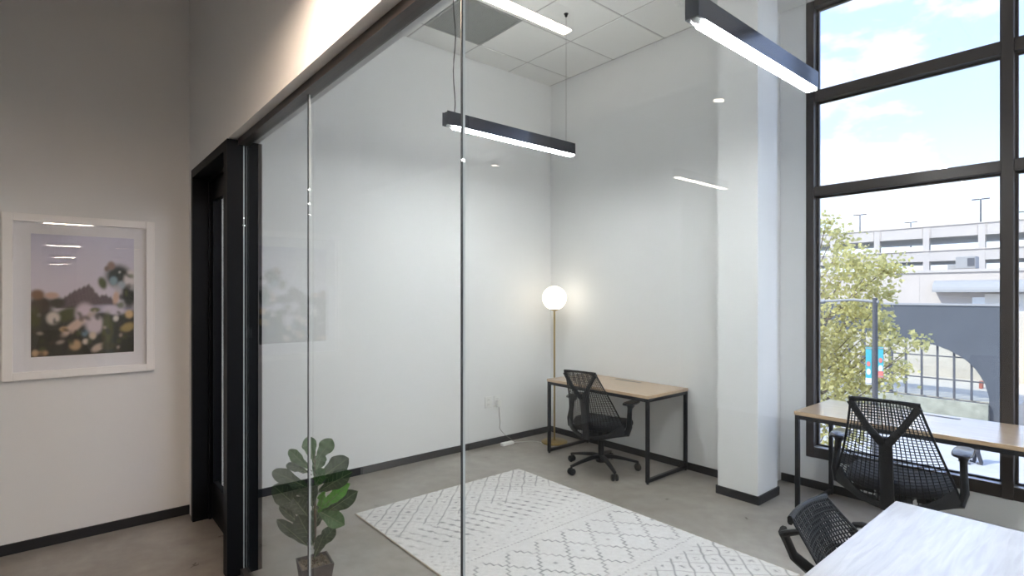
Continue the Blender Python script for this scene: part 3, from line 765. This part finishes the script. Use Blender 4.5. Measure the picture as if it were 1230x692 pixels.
for i in range(60):
    a, b = random.uniform(-.06, .06), random.uniform(-.06, .06); so.sweep([(a, b, HPOT - .02), (a + random.uniform(-.012, .012), b + random.uniform(-.012, .012), HPOT - .004)], random.uniform(.003, .006), 5)
so.build('soil', M['soil'], pl)
MB().sweep([(0, 0, HPOT - .03), (.004, 0, .3), (-.004, .003, .45), (.003, 0, .60), (.0, 0, .72)], [.008, .0075, .006, .005, .003], 8).build('stem', M['stem'], pl, True)
fwd = Vector((-.764, .645, 0)); rgt = Vector((.645, .764, 0)); UP = Vector((0, 0, 1))
pdep = PLX * -.764 + PLY * .645; prt = PLX * .645 + PLY * .764
def plpt(px, py, dd):
    de = pdep + dd
    P = fwd * de + rgt * ((px - CX) / F * de) + UP * (CH + (HY - py) / F * de)
    return P - Vector((PLX, PLY, 0))
def fig_leaf(bx, by, tx, ty, dd, wid, mk, tilt=0, droop=.15):
    wid *= 1.06
    b0 = plpt(bx, by, dd * .15); b0.x *= .5; b0.y *= .5
    tip = plpt(tx, ty, dd)
    for v_ in (tip,):                                    # keep clear of the glass
        if PLY + v_.y < YG + .035: v_.y = YG + .035 - PLY
    ax = tip - b0; L = ax.length; ax.normalize()
    nrm = (-fwd * .75 + UP * .55).normalized()
    S = ax.cross(nrm).normalized(); nrm = S.cross(ax).normalized()
    if tilt: 
        q = Matrix.Rotation(R(tilt), 3, ax); S = q @ S; nrm = q @ nrm
    pet = .10
    def fn(u_, v_):
        x = pet + (1 - pet) * u_
        w_ = wid * (math.sin(PI * min(1, u_ ** 1.0 * .98 + .02)) ** .7) * (.34 + .88 * u_) * (1 - .16 * math.exp(-((u_ - .42) / .12) ** 2))
        s = (v_ - .5) * 2
        P = b0 + ax * (L * x) + S * (w_ * s) + nrm * (.22 * w_ * abs(s) + .006 * math.sin(u_ * 22) * abs(s) - droop * L * (x - .55) ** 2 + droop * L * .2)
        if PLY + P.y < YG + .014: P.y = YG + .014 - PLY
        return P
    lf_ = MB().grid(fn, 14, 8).build('leaf', M[mk], pl, True)
    rb = MB().sweep([tuple(b0)] + [tuple(fn(i / 8, .5) + nrm * .0006) for i in range(9)], [.0028] + [.0022 * (1 - i / 9) + .0006 for i in range(9)], 5)
    for i in range(1, 6):
        for s in (-1, 1): rb.sweep([tuple(fn(i / 7, .5) + nrm * .001), tuple(fn(min(1, i / 7 + .07), .5 + s * .22) + nrm * .001), tuple(fn(min(1, i / 7 + .12), .5 + s * .42) + nrm * .001)], .0008, 4)
    rb.build('leaf_rib', M['rib'], lf_)
for L_ in [(376, 556, 370, 524, .02, .044, 'leafm', 0), (378, 556, 399, 527, .06, .048, 'leafm', 20), (372, 566, 347, 540, .03, .036, 'leafm', -20), (372, 570, 344, 558, .07, .030, 'leafd', 10),
           (378, 580, 419, 550, .09, .062, 'leafd', 10), (370, 588, 327, 566, .06, .046, 'leafd', 0), (378, 594, 423, 567, -.03, .056, 'leafd', 10), (374, 590, 391, 563, -.06, .046, 'leafm', 0),
           (370, 622, 328, 583, .08, .060, 'leafd', -10), (384, 616, 421, 581, -.04, .046, 'leafb', 0), (386, 622, 430, 590, .02, .052, 'leafd', 20), (388, 620, 391, 590, -.08, .032, 'leafb', 0),
           (378, 612, 414, 631, -.05, .050, 'leafm', 0), (369, 640, 335, 608, .05, .026, 'leafd', 0), (370, 660, 332, 624, -.02, .034, 'leafd', 10), (378, 658, 358, 618, -.06, .062, 'leafd', 0), (376, 664, 403, 632, .06, .044, 'leafd', 10), (376, 672, 390, 640, -.07, .036, 'leafd', 20), (374, 612, 372, 578, -.03, .05, 'leafd', 0),
           (372, 640, 388, 606, .10, .052, 'leafd', 0), (374, 628, 352, 598, .03, .05, 'leafd', 0), (374, 575, 388, 545, .08, .045, 'leafm', 0), (372, 655, 350, 632, .06, .04, 'leafd', 0), (374, 600, 352, 580, .12, .05, 'leafd', 0)]:
    fig_leaf(*L_)

# ================================================================== OUTLETS AND CORD
for i, (y, lab) in enumerate(((3.455, 'white wall socket plate'), (3.57, 'white wall socket plate with the plugged in adapter'))):
    t_ = thing('wall_socket', lab, 'socket', (XL, y, .45))
    MB().box((0, -.045, -.058), (.006, .045, .058), .002).build('plate', M['white'], t_)
    for z in (.024, -.024):
        MB().box((.006, -.017, z - .014), (.008, .017, z + .014)).build('outlet_face', M['white'], t_)
        MB().box((.008, -.009, z - .004), (.0084, -.006, z + .006)).box((.008, .006, z - .004), (.0084, .009, z + .006)).build('slots', M['black'], t_)
ad = thing('power_adapter', 'white plug adapter with a thin cord hanging down the wall', 'adapter', (XL, 3.575, .425))
MB().box((.0088, -.026, -.035), (.045, .026, .035), .004).build('body', M['white'], ad)
MB().sweep([(.03, 0, -.035), (.028, .005, -.12), (.024, .02, -.20), (.022, .012, -.26), (.024, .04, -.30), (.03, .10, -.36), (.05, .16, -.405), (.10, .17, -.421)], .0024, 6).build('cord', mat('grey_cord', (.28, .27, .26), .5), ad)
tr_ = thing('power_strip', 'small white inline transformer on the floor by the skirting', 'transformer', (XL + .11, 3.62, 0))
MB().box((-.025, -.075, 0), (.025, .075, .028), .004).build('body', M['white'], tr_)
MB().sweep([(0, .075, .012), (.02, .16, .004), (.06, .26, .004), (.10, .30, .004), (.17, .32, .004), (.22, .30, .004)], .003, 6).build('cord', M['white'], tr_)

# ================================================================== OUTSIDE
GZ = -6.0
M['asph'] = mat('asphalt', (.28, .28, .285), .9, noise=.1, nscale=.6)
M['pave'] = mat('pale_paving', (.42, .41, .40), .85, noise=.06, nscale=1.5)
M['cream'] = mat('cream_render', (.52, .46, .41), .8, noise=.04, nscale=.5)
M['cream2'] = mat('cream_concrete', (.50, .455, .42), .85, noise=.04, nscale=.4)
M['dark'] = mat('charcoal_cladding', (.075, .082, .095), .6, noise=.1, nscale=.8)
M['gar_in'] = mat('garage_soffit', (.60, .59, .58), .9)
M['galv'] = mat('galvanised', (.30, .295, .29), .7)
M['pole'] = mat('painted_pole', (.09, .09, .10), .5)
M['teal'] = mat('teal_banner', (.06, .42, .50), .7)
M['bannerw'] = mat('banner_print', (.75, .78, .80), .7)
M['bannerp'] = mat('banner_print_red', (.70, .20, .18), .7)
M['bark'] = mat('bark', (.16, .12, .09), .9, noise=.3, nscale=8)
M['tleaf'] = leafmat('street_tree_leaf', (.50, .46, .20), (.76, .70, .30), .45, .45)
M['sfglass'] = sheet_glass('storefront_glass', (.90, .92, .92))
M['planter'] = mat('planter_stone', (.30, .30, .24), .9, noise=.25, nscale=2)
M['blue'] = mat('blue_band', (.12, .22, .50), .6)
struct('street', MB().box((-120, 5.4, GZ - .3), (80, 160, GZ)), M['asph'])
struct('sidewalk', MB().box((-120, 5.4, GZ), (80, 12.5, GZ + .15)).box((-120, 26, GZ), (80, 39.5, GZ + .15)), M['pave'])
struct('wall_facade', MB().box((XL - 10, YW + .22, GZ), (XE + 5, 5.4, -.26)), M['cream2'])

# dark building with the arch
YD = 40.0
db = thing('dark_building', 'charcoal clad building with a sweeping arched window', 'building', (-6, YD, GZ))
K = YD / 24.0
def dl(px, py, Y=YD): x, z = onY(px, py, Y); return (x + 6, z - GZ)
arch = [dl(*p) for p in [(1188.3, 505), (1188.3, 490), (1188, 477.6), (1183, 461), (1177, 451), (1171, 443), (1163.5, 435.5), (1154.8, 428.8), (1141, 421.5), (1126.3, 415.6), (1100, 409), (1069.4, 403.4), (1030, 398), (992, 393)]]
xl = -24.0; zt = dl(1205, 368)[1]; xr = dl(1222, 400)[0]
zbot = 0.15
xa = arch[-1][0]
left_arch = [(2 * xa - x - 2, z) for x, z in arch[::-1]]
outer = [(xl, zbot), (left_arch[-1][0], zbot)] + left_arch[::-1] + arch[::-1]
outer = [(xl, zbot), (left_arch[-1][0], zbot)] + left_arch[::-1]
poly_arch = left_arch[::-1] + arch[::-1]                    # left foot -> crown -> right foot
full = [(xl, zt), (xl, zbot), (poly_arch[0][0], zbot)] + poly_arch + [(poly_arch[-1][0], zbot), (xr, zbot), (xr, zt)]
# front skin as a strip of quads from the arch up to the parapet
sk = MB()
def vcolm(x0, z0, x1, z1): sk.prism([(x0, z0), (x1, z1), (x1, zt), (x0, zt)], 0, .5)
for (x0, z0), (x1, z1) in zip(poly_arch[:-1], poly_arch[1:]):
    if abs(x1 - x0) > 1e-4: vcolm(x0, z0, x1, z1)
sk.prism([(xl, zbot), (poly_arch[0][0], zbot), (poly_arch[0][0], zt), (xl, zt)], 0, .5)
sk.prism([(poly_arch[-1][0], zbot), (xr, zbot), (xr, zt), (poly_arch[-1][0], zt)], 0, .5)
sk.build('facade', M['dark'], db)
MB().box((xl, -.06, zt), (xr + .03, .6, zt + .12)).build('coping', M['galv'], db)
jm = MB()
for i in range(8):
    x = xr - 1.6 - i * 1.9
    jm.box((x - .008, -.004, zt - 1.2 if x < arch[3][0] else .3), (x + .008, .002, zt))
jm.build('panel_joints', M['pole'], db)
zg0 = dl(1130, 478)[1]
MB().box((xl, .5, 0), (xr, 11, zg0 - .02)).build('terrace', mat('warm_terrace_paving', (.52, .46, .38), .85, noise=.06, nscale=1.5), db)
MB().box((poly_arch[0][0], -.35, zbot), (arch[0][0], -.02, zg0 - .05)).build('planter_wall', M['planter'], db)
MB().box((xl, 10.6, zg0 - .02), (xr - .2, 11, zt - .6)).build('terrace_wall', mat('pale_terrace_wall', (.56, .50, .42), .8, noise=.08, nscale=.7), db)
MB().box((poly_arch[0][0], .31, zg0), (arch[0][0], .33, zt - .4)).build('pane', M['sfglass'], db)
for p in (1167, 1146, 1126, 1107, 1088, 1070, 1054, 1037, 1020, 1003, 986, 969):
    x = dl(p, 425, YD + .3)[0]; w2 = .05 if p not in (1070, 1037) else .11
    MB().box((x - w2, .26, zg0), (x + w2, .38, zt - .35)).build('mullion', M['pole'], db)
for py in (425, 451, 474):
    z = dl(1088, py, YD + .3)[1]
    MB().box((poly_arch[0][0], .27, z - .035), (arch[0][0], .37, z + .035)).build('transom', M['pole'], db)
MB().box((dl(1150, 470)[0], 6.0, zg0 - .02), (dl(1187, 470)[0] - 1.2, 6.5, zg0 + .45)).build('red_ledge', mat('red_ledge', (.42, .12, .08), .7), db)

# low cream building with awning, rooftop unit
YL = 72.0
lb = thing('low_building', 'low cream building with a curved grey awning', 'building', (-14, YL, GZ))
def ll(px, py, Y=YL): x, z = onY(px, py, Y); return (x + 14, z - GZ)
zlt = ll(1130, 324)[1]
MB().box((-40, 0, 0), (28, 20, zlt)).build('walls', M['cream'], lb)
MB().box((-40, -.15, zlt - .3), (28, 0, zlt)).build('coping', M['cream2'], lb)
pj = MB()
for px in (1104, 1180, 1040): x = ll(px, 340)[0]; pj.box((x - .03, -.02, 0), (x + .03, .0, zlt))
pj.build('wall_joints', M['cream2'], lb)
ax0, az1 = ll(1124, 337); ax1, _ = ll(1240, 337); az0 = ll(1124, 351)[1]
aw = MB()
segs = 8
pr = [(-1.6 * math.sin(PI / 2 * k / segs), az0 + (az1 - az0) * math.cos(PI / 2 * k / segs)) for k in range(segs + 1)]
for k in range(segs):
    (y0, z0), (y1, z1) = pr[k], pr[k + 1]
    aw.quad((ax0, y0, z0), (ax0, y1, z1), (ax1, y1, z1), (ax1, y0, z0))
aw.quad(*[(ax0, y, z) for y, z in pr], (ax0, 0, az0)); aw.quad((ax0, 0, az0), (ax0, -1.6, az0), (ax1, -1.6, az0), (ax1, 0, az0))
aw.build('awning', M['galv'], lb)
dx0, dz0 = ll(1183, 353); MB().box((dx0, -.1, 0), (dx0 + 6, 0, dz0)).build('door_panel', mat('pale_panel', (.74, .68, .60), .7), lb)
ex0, ez = ll(1168, 357); MB().box((ex0, -.12, ez - 1.0), (ex0 + 1.0, 0, ez)).build('sign_box', M['white'], lb)
ux0, uz0 = onY(1150, 321, YL + 3); ux1, uz1 = onY(1174, 308, YL + 3)
ru = thing('rooftop_unit', 'grey air conditioning unit on the low cream roof', 'air conditioner', ((ux0 + ux1) / 2, YL + 3, GZ + zlt))
uw = (ux1 - ux0) / 2; uh = uz1 - (GZ + zlt)
MB().box((-uw, -.9, .15), (uw, .9, uh), .03).build('casing', M['galv'], ru)
MB().box((-uw * .9, -.8, 0), (uw * .9, .8, .15)).build('curb', M['cream2'], ru)
MB().box((uw * .2, -.93, .35), (uw * .9, -.9, uh - .2)).build('grille', M['pole'], ru)
MB().box((-uw - .8, -.3, .1), (-uw, .4, .6), .02).build('duct', M['galv'], ru)

# parking garage
YP = 110.0
pg = thing('parking_garage', 'multi level cream concrete parking garage behind the low building', 'building', (-24, YP, GZ))
def pp(px, py, Y=YP): x, z = onY(px, py, Y); return (x + 24, z - GZ)
zz = [pp(1110, y)[1] for y in (272.3, 286.5, 301.5, 314.5, 327, 340, 352)]
xa_, xb_ = -50, 60
for i in range(0, 6, 2):
    MB().box((xa_, -.25, zz[i + 1]), (xb_, .25, zz[i])).build('spandrel', M['cream2'], pg)
    MB().box((xa_, .25, zz[i + 1] + .1), (xb_, 17, zz[i + 1] + .5)).build('deck', M['gar_in'], pg)
    MB().box((xa_, -.4, zz[i] - .12), (xb_, -.25, zz[i] + .02)).build('ledge', M['cream'], pg)
xc = [pp(p, 300)[0] for p in (1001, 1056, 1113, 1179.5)]
stp = (xc[3] - xc[0]) / 3
for i in range(-3, 9):
    x = xc[0] + stp * i
    MB().box((x - .42, -.28, 0), (x + .42, .6, zz[0])).build('column', M['cream2'], pg)
    for s in (-1, 1): MB().box((x + s * .55 - .05, -.33, zz[1]), (x + s * .55 + .05, -.25, zz[0])).build('pilaster_joint', M['cream'], pg)
for i, (px, py) in enumerate(((1033, 258), (1178, 239), (1094, 267), (1231, 254))):
    Yl = YP + (6, 3, 26, 8)[i]
    x, z = onY(px, py, Yl)
    base_z = GZ + zz[1] + .5
    t_ = thing('roof_lamp_post', 'tall twin headed lamp post on the garage roof', 'lamp post', (x, Yl, base_z), 0, 'lamp posts on the garage roof')
    hgt = z - base_z
    MB().sweep([(0, 0, 0), (0, 0, hgt)], [.14, .10], 8).build('post', M['pole'], t_)
    for s in (-1, 1): MB().box((s * .15 if s > 0 else -1.1, -.15, hgt - .12), (1.1 if s > 0 else -.15, .15, hgt + .06)).build('lamp_head', M['pole'], t_)
    MB().box((-.15, -.05, hgt - .08), (.15, .05, hgt)).build('bracket', M['pole'], t_)

# white building at the right
wb = thing('white_building', 'white building with ribbed shutter and blue band', 'building', (4.5, 46, GZ))
x0 = xr - 6 + .15 - 4.5
MB().box((x0, 0, 0), (x0 + 30, 12, onY(1225, 386, 46)[1] - GZ)).build('walls', mat('white_render', (.78, .78, .78), .8), wb)
for k in range(9):
    z = onY(1225, 390 + k * 6, 46)[1] - GZ
    MB().box((x0 + .1, -.05, z - .25), (x0 + 20, 0, z - .02)).build('shutter_slat', mat('shutter', (.70, .70, .70), .6) if k == 0 else bpy.data.materials['shutter'], wb)
z = onY(1225, 475, 46)[1] - GZ
MB().box((x0, -.08, z - .35), (x0 + 20, 0, z + .35)).build('blue_band', M['blue'], wb)

# street lamp with banners
YLP = 9.6; KL = YLP / 14
lx, lz = onY(1051, 358, YLP)
sl = thing('street_lamp', 'grey street lamp post carrying teal banners', 'street lamp', (lx, YLP, GZ + .15))
lh = lz - GZ - .15
MB().sweep([(0, 0, 0), (0, 0, .3), (0, 0, .32), (0, 0, lh)], [.11, .10, .06, .034], 12).build('post', M['pole'], sl, True)
MB().sweep([(.05, 0, lh - .06), (-.3, 0, lh - .03), (-.78, 0, lh - .06)], [.025, .022, .02], 8).build('arm', M['galv'], sl, True)
MB().sweep([(-.70, 0, lh - .06), (-.78, 0, lh - .07), (-1.0, 0, lh - .08), (-1.1, 0, lh - .07)], [(.03, .03), (.07, .04), (.08, .04), (.03, .02)], 10).build('lamp_head', M['galv'], sl, True)
def banner(x0, x1, z0, z1, y, yaw):
    x0, x1 = x0 * KL, x1 * KL; zA_, zB_ = [CH + (z - CH) * KL - GZ - .15 for z in (z0, z1)]
    b_ = MB().box((x0, y - .006, zA_), (x1, y + .006, zB_)).build('banner', M['teal'], sl)
    MB().box((x0, y - .009, zA_), (x1, y + .009, zA_ + .10)).build('banner_foot', M['bannerw'] if x0 < 0 else M['bannerp'], b_)
    xm_ = (x0 + x1) / 2; zm = (zA_ + zB_) / 2
    MB().prism([(xm_ + .026 * math.cos(k * PI / 5), zm + .03 + .04 * math.sin(k * PI / 5)) for k in range(10)], y - .009, y - .006).build('banner_mark', M['bannerp'], b_)
    MB().prism([(xm_ + .03 * math.cos(k * PI / 5), zm - .09 + .05 * math.sin(k * PI / 5)) for k in range(10)], y - .009, y - .006).build('banner_mark', M['bannerw'], b_)
    for z in (zA_ + .02, zB_ - .02): MB().sweep([(x0 * 1.05, y, z), (x1 * 1.05 if x0 > 0 else 0, y, z)], .012, 6).build('banner_rod', M['galv'], b_)
banner(-.18, -.062, -.46, .38, 0, 0); banner(.062, .16, -.28, .40, 0, 0)

# street tree
random.seed(12)
TX, TY = -4.35, 11.2
tr = thing('street_tree', 'yellow green street tree outside the window', 'tree', (TX, TY, GZ + .15))
def tl(px, py, dy): 
    x, z = onY(px, py, TY + dy); return Vector((x - TX, dy, z - GZ - .15))
clusters = []
for px, py, r_ in [(992, 268, .22), (1000, 282, .24), (1010, 296, .28), (1026, 312, .30), (1044, 325, .30), (1060, 326, .26), (1071, 318, .20), (1040, 343, .28), (1052, 352, .24), (1068, 352, .14), (1004, 330, .34), (992, 350, .36), (1012, 365, .34), (1030, 372, .30), (1046, 378, .26), (1058, 388, .24), (990, 395, .34), (1010, 405, .32), (1030, 400, .26), (1066, 396, .16), (1000, 430, .36), (1022, 440, .34), (1042, 426, .26), (992, 460, .36), (1016, 466, .34), (1060, 412, .18), (1082, 410, .16), (1100, 412, .15), (1112, 409, .10), (1072, 440, .22), (1084, 442, .14), (1040, 460, .30), (1060, 455, .2), (985, 420, .34), (1000, 500, .4), (990, 540, .4), (1020, 510, .35), (1064, 408, .14)]:
    clusters.append((tl(px, py, random.uniform(-.5, .6)), r_))
for i in range(46):
    a = random.uniform(0, 2 * PI); q = random.random() ** .5 * 1.7; z = random.uniform(3.9, 8.6)
    x = -math.fabs(math.cos(a) * q) * 1.1 - .1
    if z > 7.4: x -= .3
    clusters.append((Vector((x - .25, math.sin(a) * q * .9, z)), random.uniform(.3, .5)))
fo = MB()
for cpos, r_ in clusters:
    nl = int(185 * (r_ / .3) ** 2)
    for _ in range(nl):
        v_ = Vector((random.gauss(0, .55), random.gauss(0, .55), random.gauss(0, .5))) * r_
        p = cpos + v_; L_ = random.uniform(.06, .10); W_ = L_ * .42
        d_ = Vector((random.uniform(-1, 1), random.uniform(-1, 1), random.uniform(-1.0, .4))).normalized()
        s_ = d_.cross(Vector((random.uniform(-1, 1), random.uniform(-1, 1), random.uniform(-1, 1)))).normalized()
        k = len(fo.v)
        nn = d_.cross(s_) * (W_ * .3)
        fo.v += [tuple(p), tuple(p + d_ * L_ * .5 + s_ * W_ + nn), tuple(p + d_ * L_), tuple(p + d_ * L_ * .5 - s_ * W_ + nn)]
        fo.f += [(k, k + 1, k + 2), (k, k + 2, k + 3)]
fol = fo.build('foliage', M['tleaf'], tr); fol['kind'] = 'stuff'
MB().sweep([(0, 0, 0), (.03, 0, 1.6), (-.02, .02, 3.2), (.02, 0, 5.2), (.0, 0, 7.4), (-.1, 0, 8.6)], [.15, .12, .10, .075, .04, .015], 10).build('trunk', M['bark'], tr, True)
bw = MB()
for cpos, r_ in clusters:
    z0 = max(2.4, cpos.z - .55 - .45 * math.hypot(cpos.x, cpos.y)); st = Vector((0, 0, z0))
    md = st.lerp(cpos, .5) + Vector((random.uniform(-.1, .1), random.uniform(-.1, .1), -.12))
    bw.sweep([tuple(st), tuple(md), tuple(cpos)], [.018, .011, .004], 5)
bw.build('branches', M['bark'], tr)

# two passers-by on the far pavement
M['skin'] = mat('skin', (.45, .28, .20), .6); M['hair'] = mat('dark_hair', (.03, .02, .015), .8)
def person(label, px, py, topc, legc, rz, stride):
    a, b = ray(px); t_ = (CH - (GZ + .15)) * F / (py - HY)
    P = thing('person', label, 'person', (a * t_, b * t_, GZ + .15), rz)
    # body: one skinned figure
    J = {'pelvis': (0, 0, .94, .13), 'waist': (0, 0, 1.10, .12), 'chest': (0, 0, 1.32, .15), 'neck': (0, 0, 1.48, .055), 'head': (0, .02, 1.60, .09), 'crown': (0, .01, 1.70, .07)}
    E_ = [('pelvis', 'waist'), ('waist', 'chest'), ('chest', 'neck'), ('neck', 'head'), ('head', 'crown')]
    for s, n_ in ((-1, 'l'), (1, 'r')):
        st = stride * s
        J['hip' + n_] = (s * .09, 0, .90, .095); J['knee' + n_] = (s * .095, st * .5 + .03, .50, .06); J['ankle' + n_] = (s * .095, st - .02, .08, .04); J['toe' + n_] = (s * .10, st + .14, .03, .03)
        J['sho' + n_] = (s * .18, 0, 1.40, .06); J['elb' + n_] = (s * .23, -st * .35 - .02, 1.12, .042); J['wri' + n_] = (s * .23, -st * .6 + .08, .90, .028); J['hand' + n_] = (s * .225, -st * .62 + .11, .81, .026)
        E_ += [('pelvis', 'hip' + n_), ('hip' + n_, 'knee' + n_), ('knee' + n_, 'ankle' + n_), ('ankle' + n_, 'toe' + n_), ('chest', 'sho' + n_), ('sho' + n_, 'elb' + n_), ('elb' + n_, 'wri' + n_), ('wri' + n_, 'hand' + n_)]
    names = list(J); me = bpy.data.meshes.new('body')
    me.from_pydata([J[n_][:3] for n_ in names], [(names.index(a_), names.index(b_)) for a_, b_ in E_], []); me.update()
    me.materials.append(M['skin'])
    o = bpy.data.objects.new('body', me); COL.objects.link(o); o.parent = P
    md = o.modifiers.new('skin', 'SKIN'); lay = me.skin_vertices[0] if me.skin_vertices else None
    if lay is None:
        import bmesh
        bm2 = bmesh.new(); bm2.from_mesh(me); bm2.verts.layers.skin.verify(); bm2.to_mesh(me); bm2.free(); lay = me.skin_vertices[0]
    for i, n_ in enumerate(names):
        lay.data[i].radius = (J[n_][3] * .9,) * 2
        lay.data[i].use_root = (n_ == 'pelvis')
    o.modifiers.new('sub', 'SUBSURF').levels = 1; o.modifiers['sub'].render_levels = 1
    def G(n_): return J[n_][:3]
    tr2 = MB()
    for n_ in 'lr': tr2.sweep([(G('hip' + n_)[0] * .9, 0, 1.0), G('hip' + n_), G('knee' + n_), G('ankle' + n_)], [.12, .115, .085, .07], 10)
    tr2.build('trousers', legc, P, True)
    sh = MB().sweep([(0, 0, .90), (0, 0, 1.0), (0, 0, 1.15), (0, 0, 1.34), (0, 0, 1.43), (0, 0, 1.48)], [(.18, .135), (.18, .135), (.165, .13), (.205, .145), (.18, .11), (.075, .07)], 12, up=(0, 1, 0))
    for n_ in 'lr': sh.sweep([G('sho' + n_), G('elb' + n_), tuple(Vector(G('elb' + n_)).lerp(Vector(G('wri' + n_)), .7))], [.075, .058, .046], 8)
    sh.build('shirt', topc, P, True)
    MB().lathe([(.0, 1.76), (.07, 1.745), (.105, 1.69), (.108, 1.63), (.09, 1.58), (.0, 1.60)][::-1], (0, -.015, 0), 12).build('hair', M['hair'], P, True)
    fc = MB().sweep([(0, .10, 1.625), (0, .125, 1.60), (0, .105, 1.585)], [.010, .016, .012], 6)
    fc.build('nose', M['skin'], P, True)
    for s in (-1, 1):
        MB().sweep([G('toe' + 'lr'[s > 0])[:2] + (.05,), (s * .095, stride * s - .06, .05)], [(.05, .045), (.045, .05)], 8).build('shoe', M['pole'], P, True)
person('person in a pink top and dark trousers walking on the far pavement', 1174, 557, mat('pink_top', (.62, .30, .36), .8), mat('dark_trousers', (.05, .05, .06), .8), R(80), .16)
person('person in pale clothes walking on the far pavement', 1157, 556, mat('pale_top', (.62, .64, .62), .8), mat('white_trousers', (.78, .78, .76), .8), R(-95), .14)
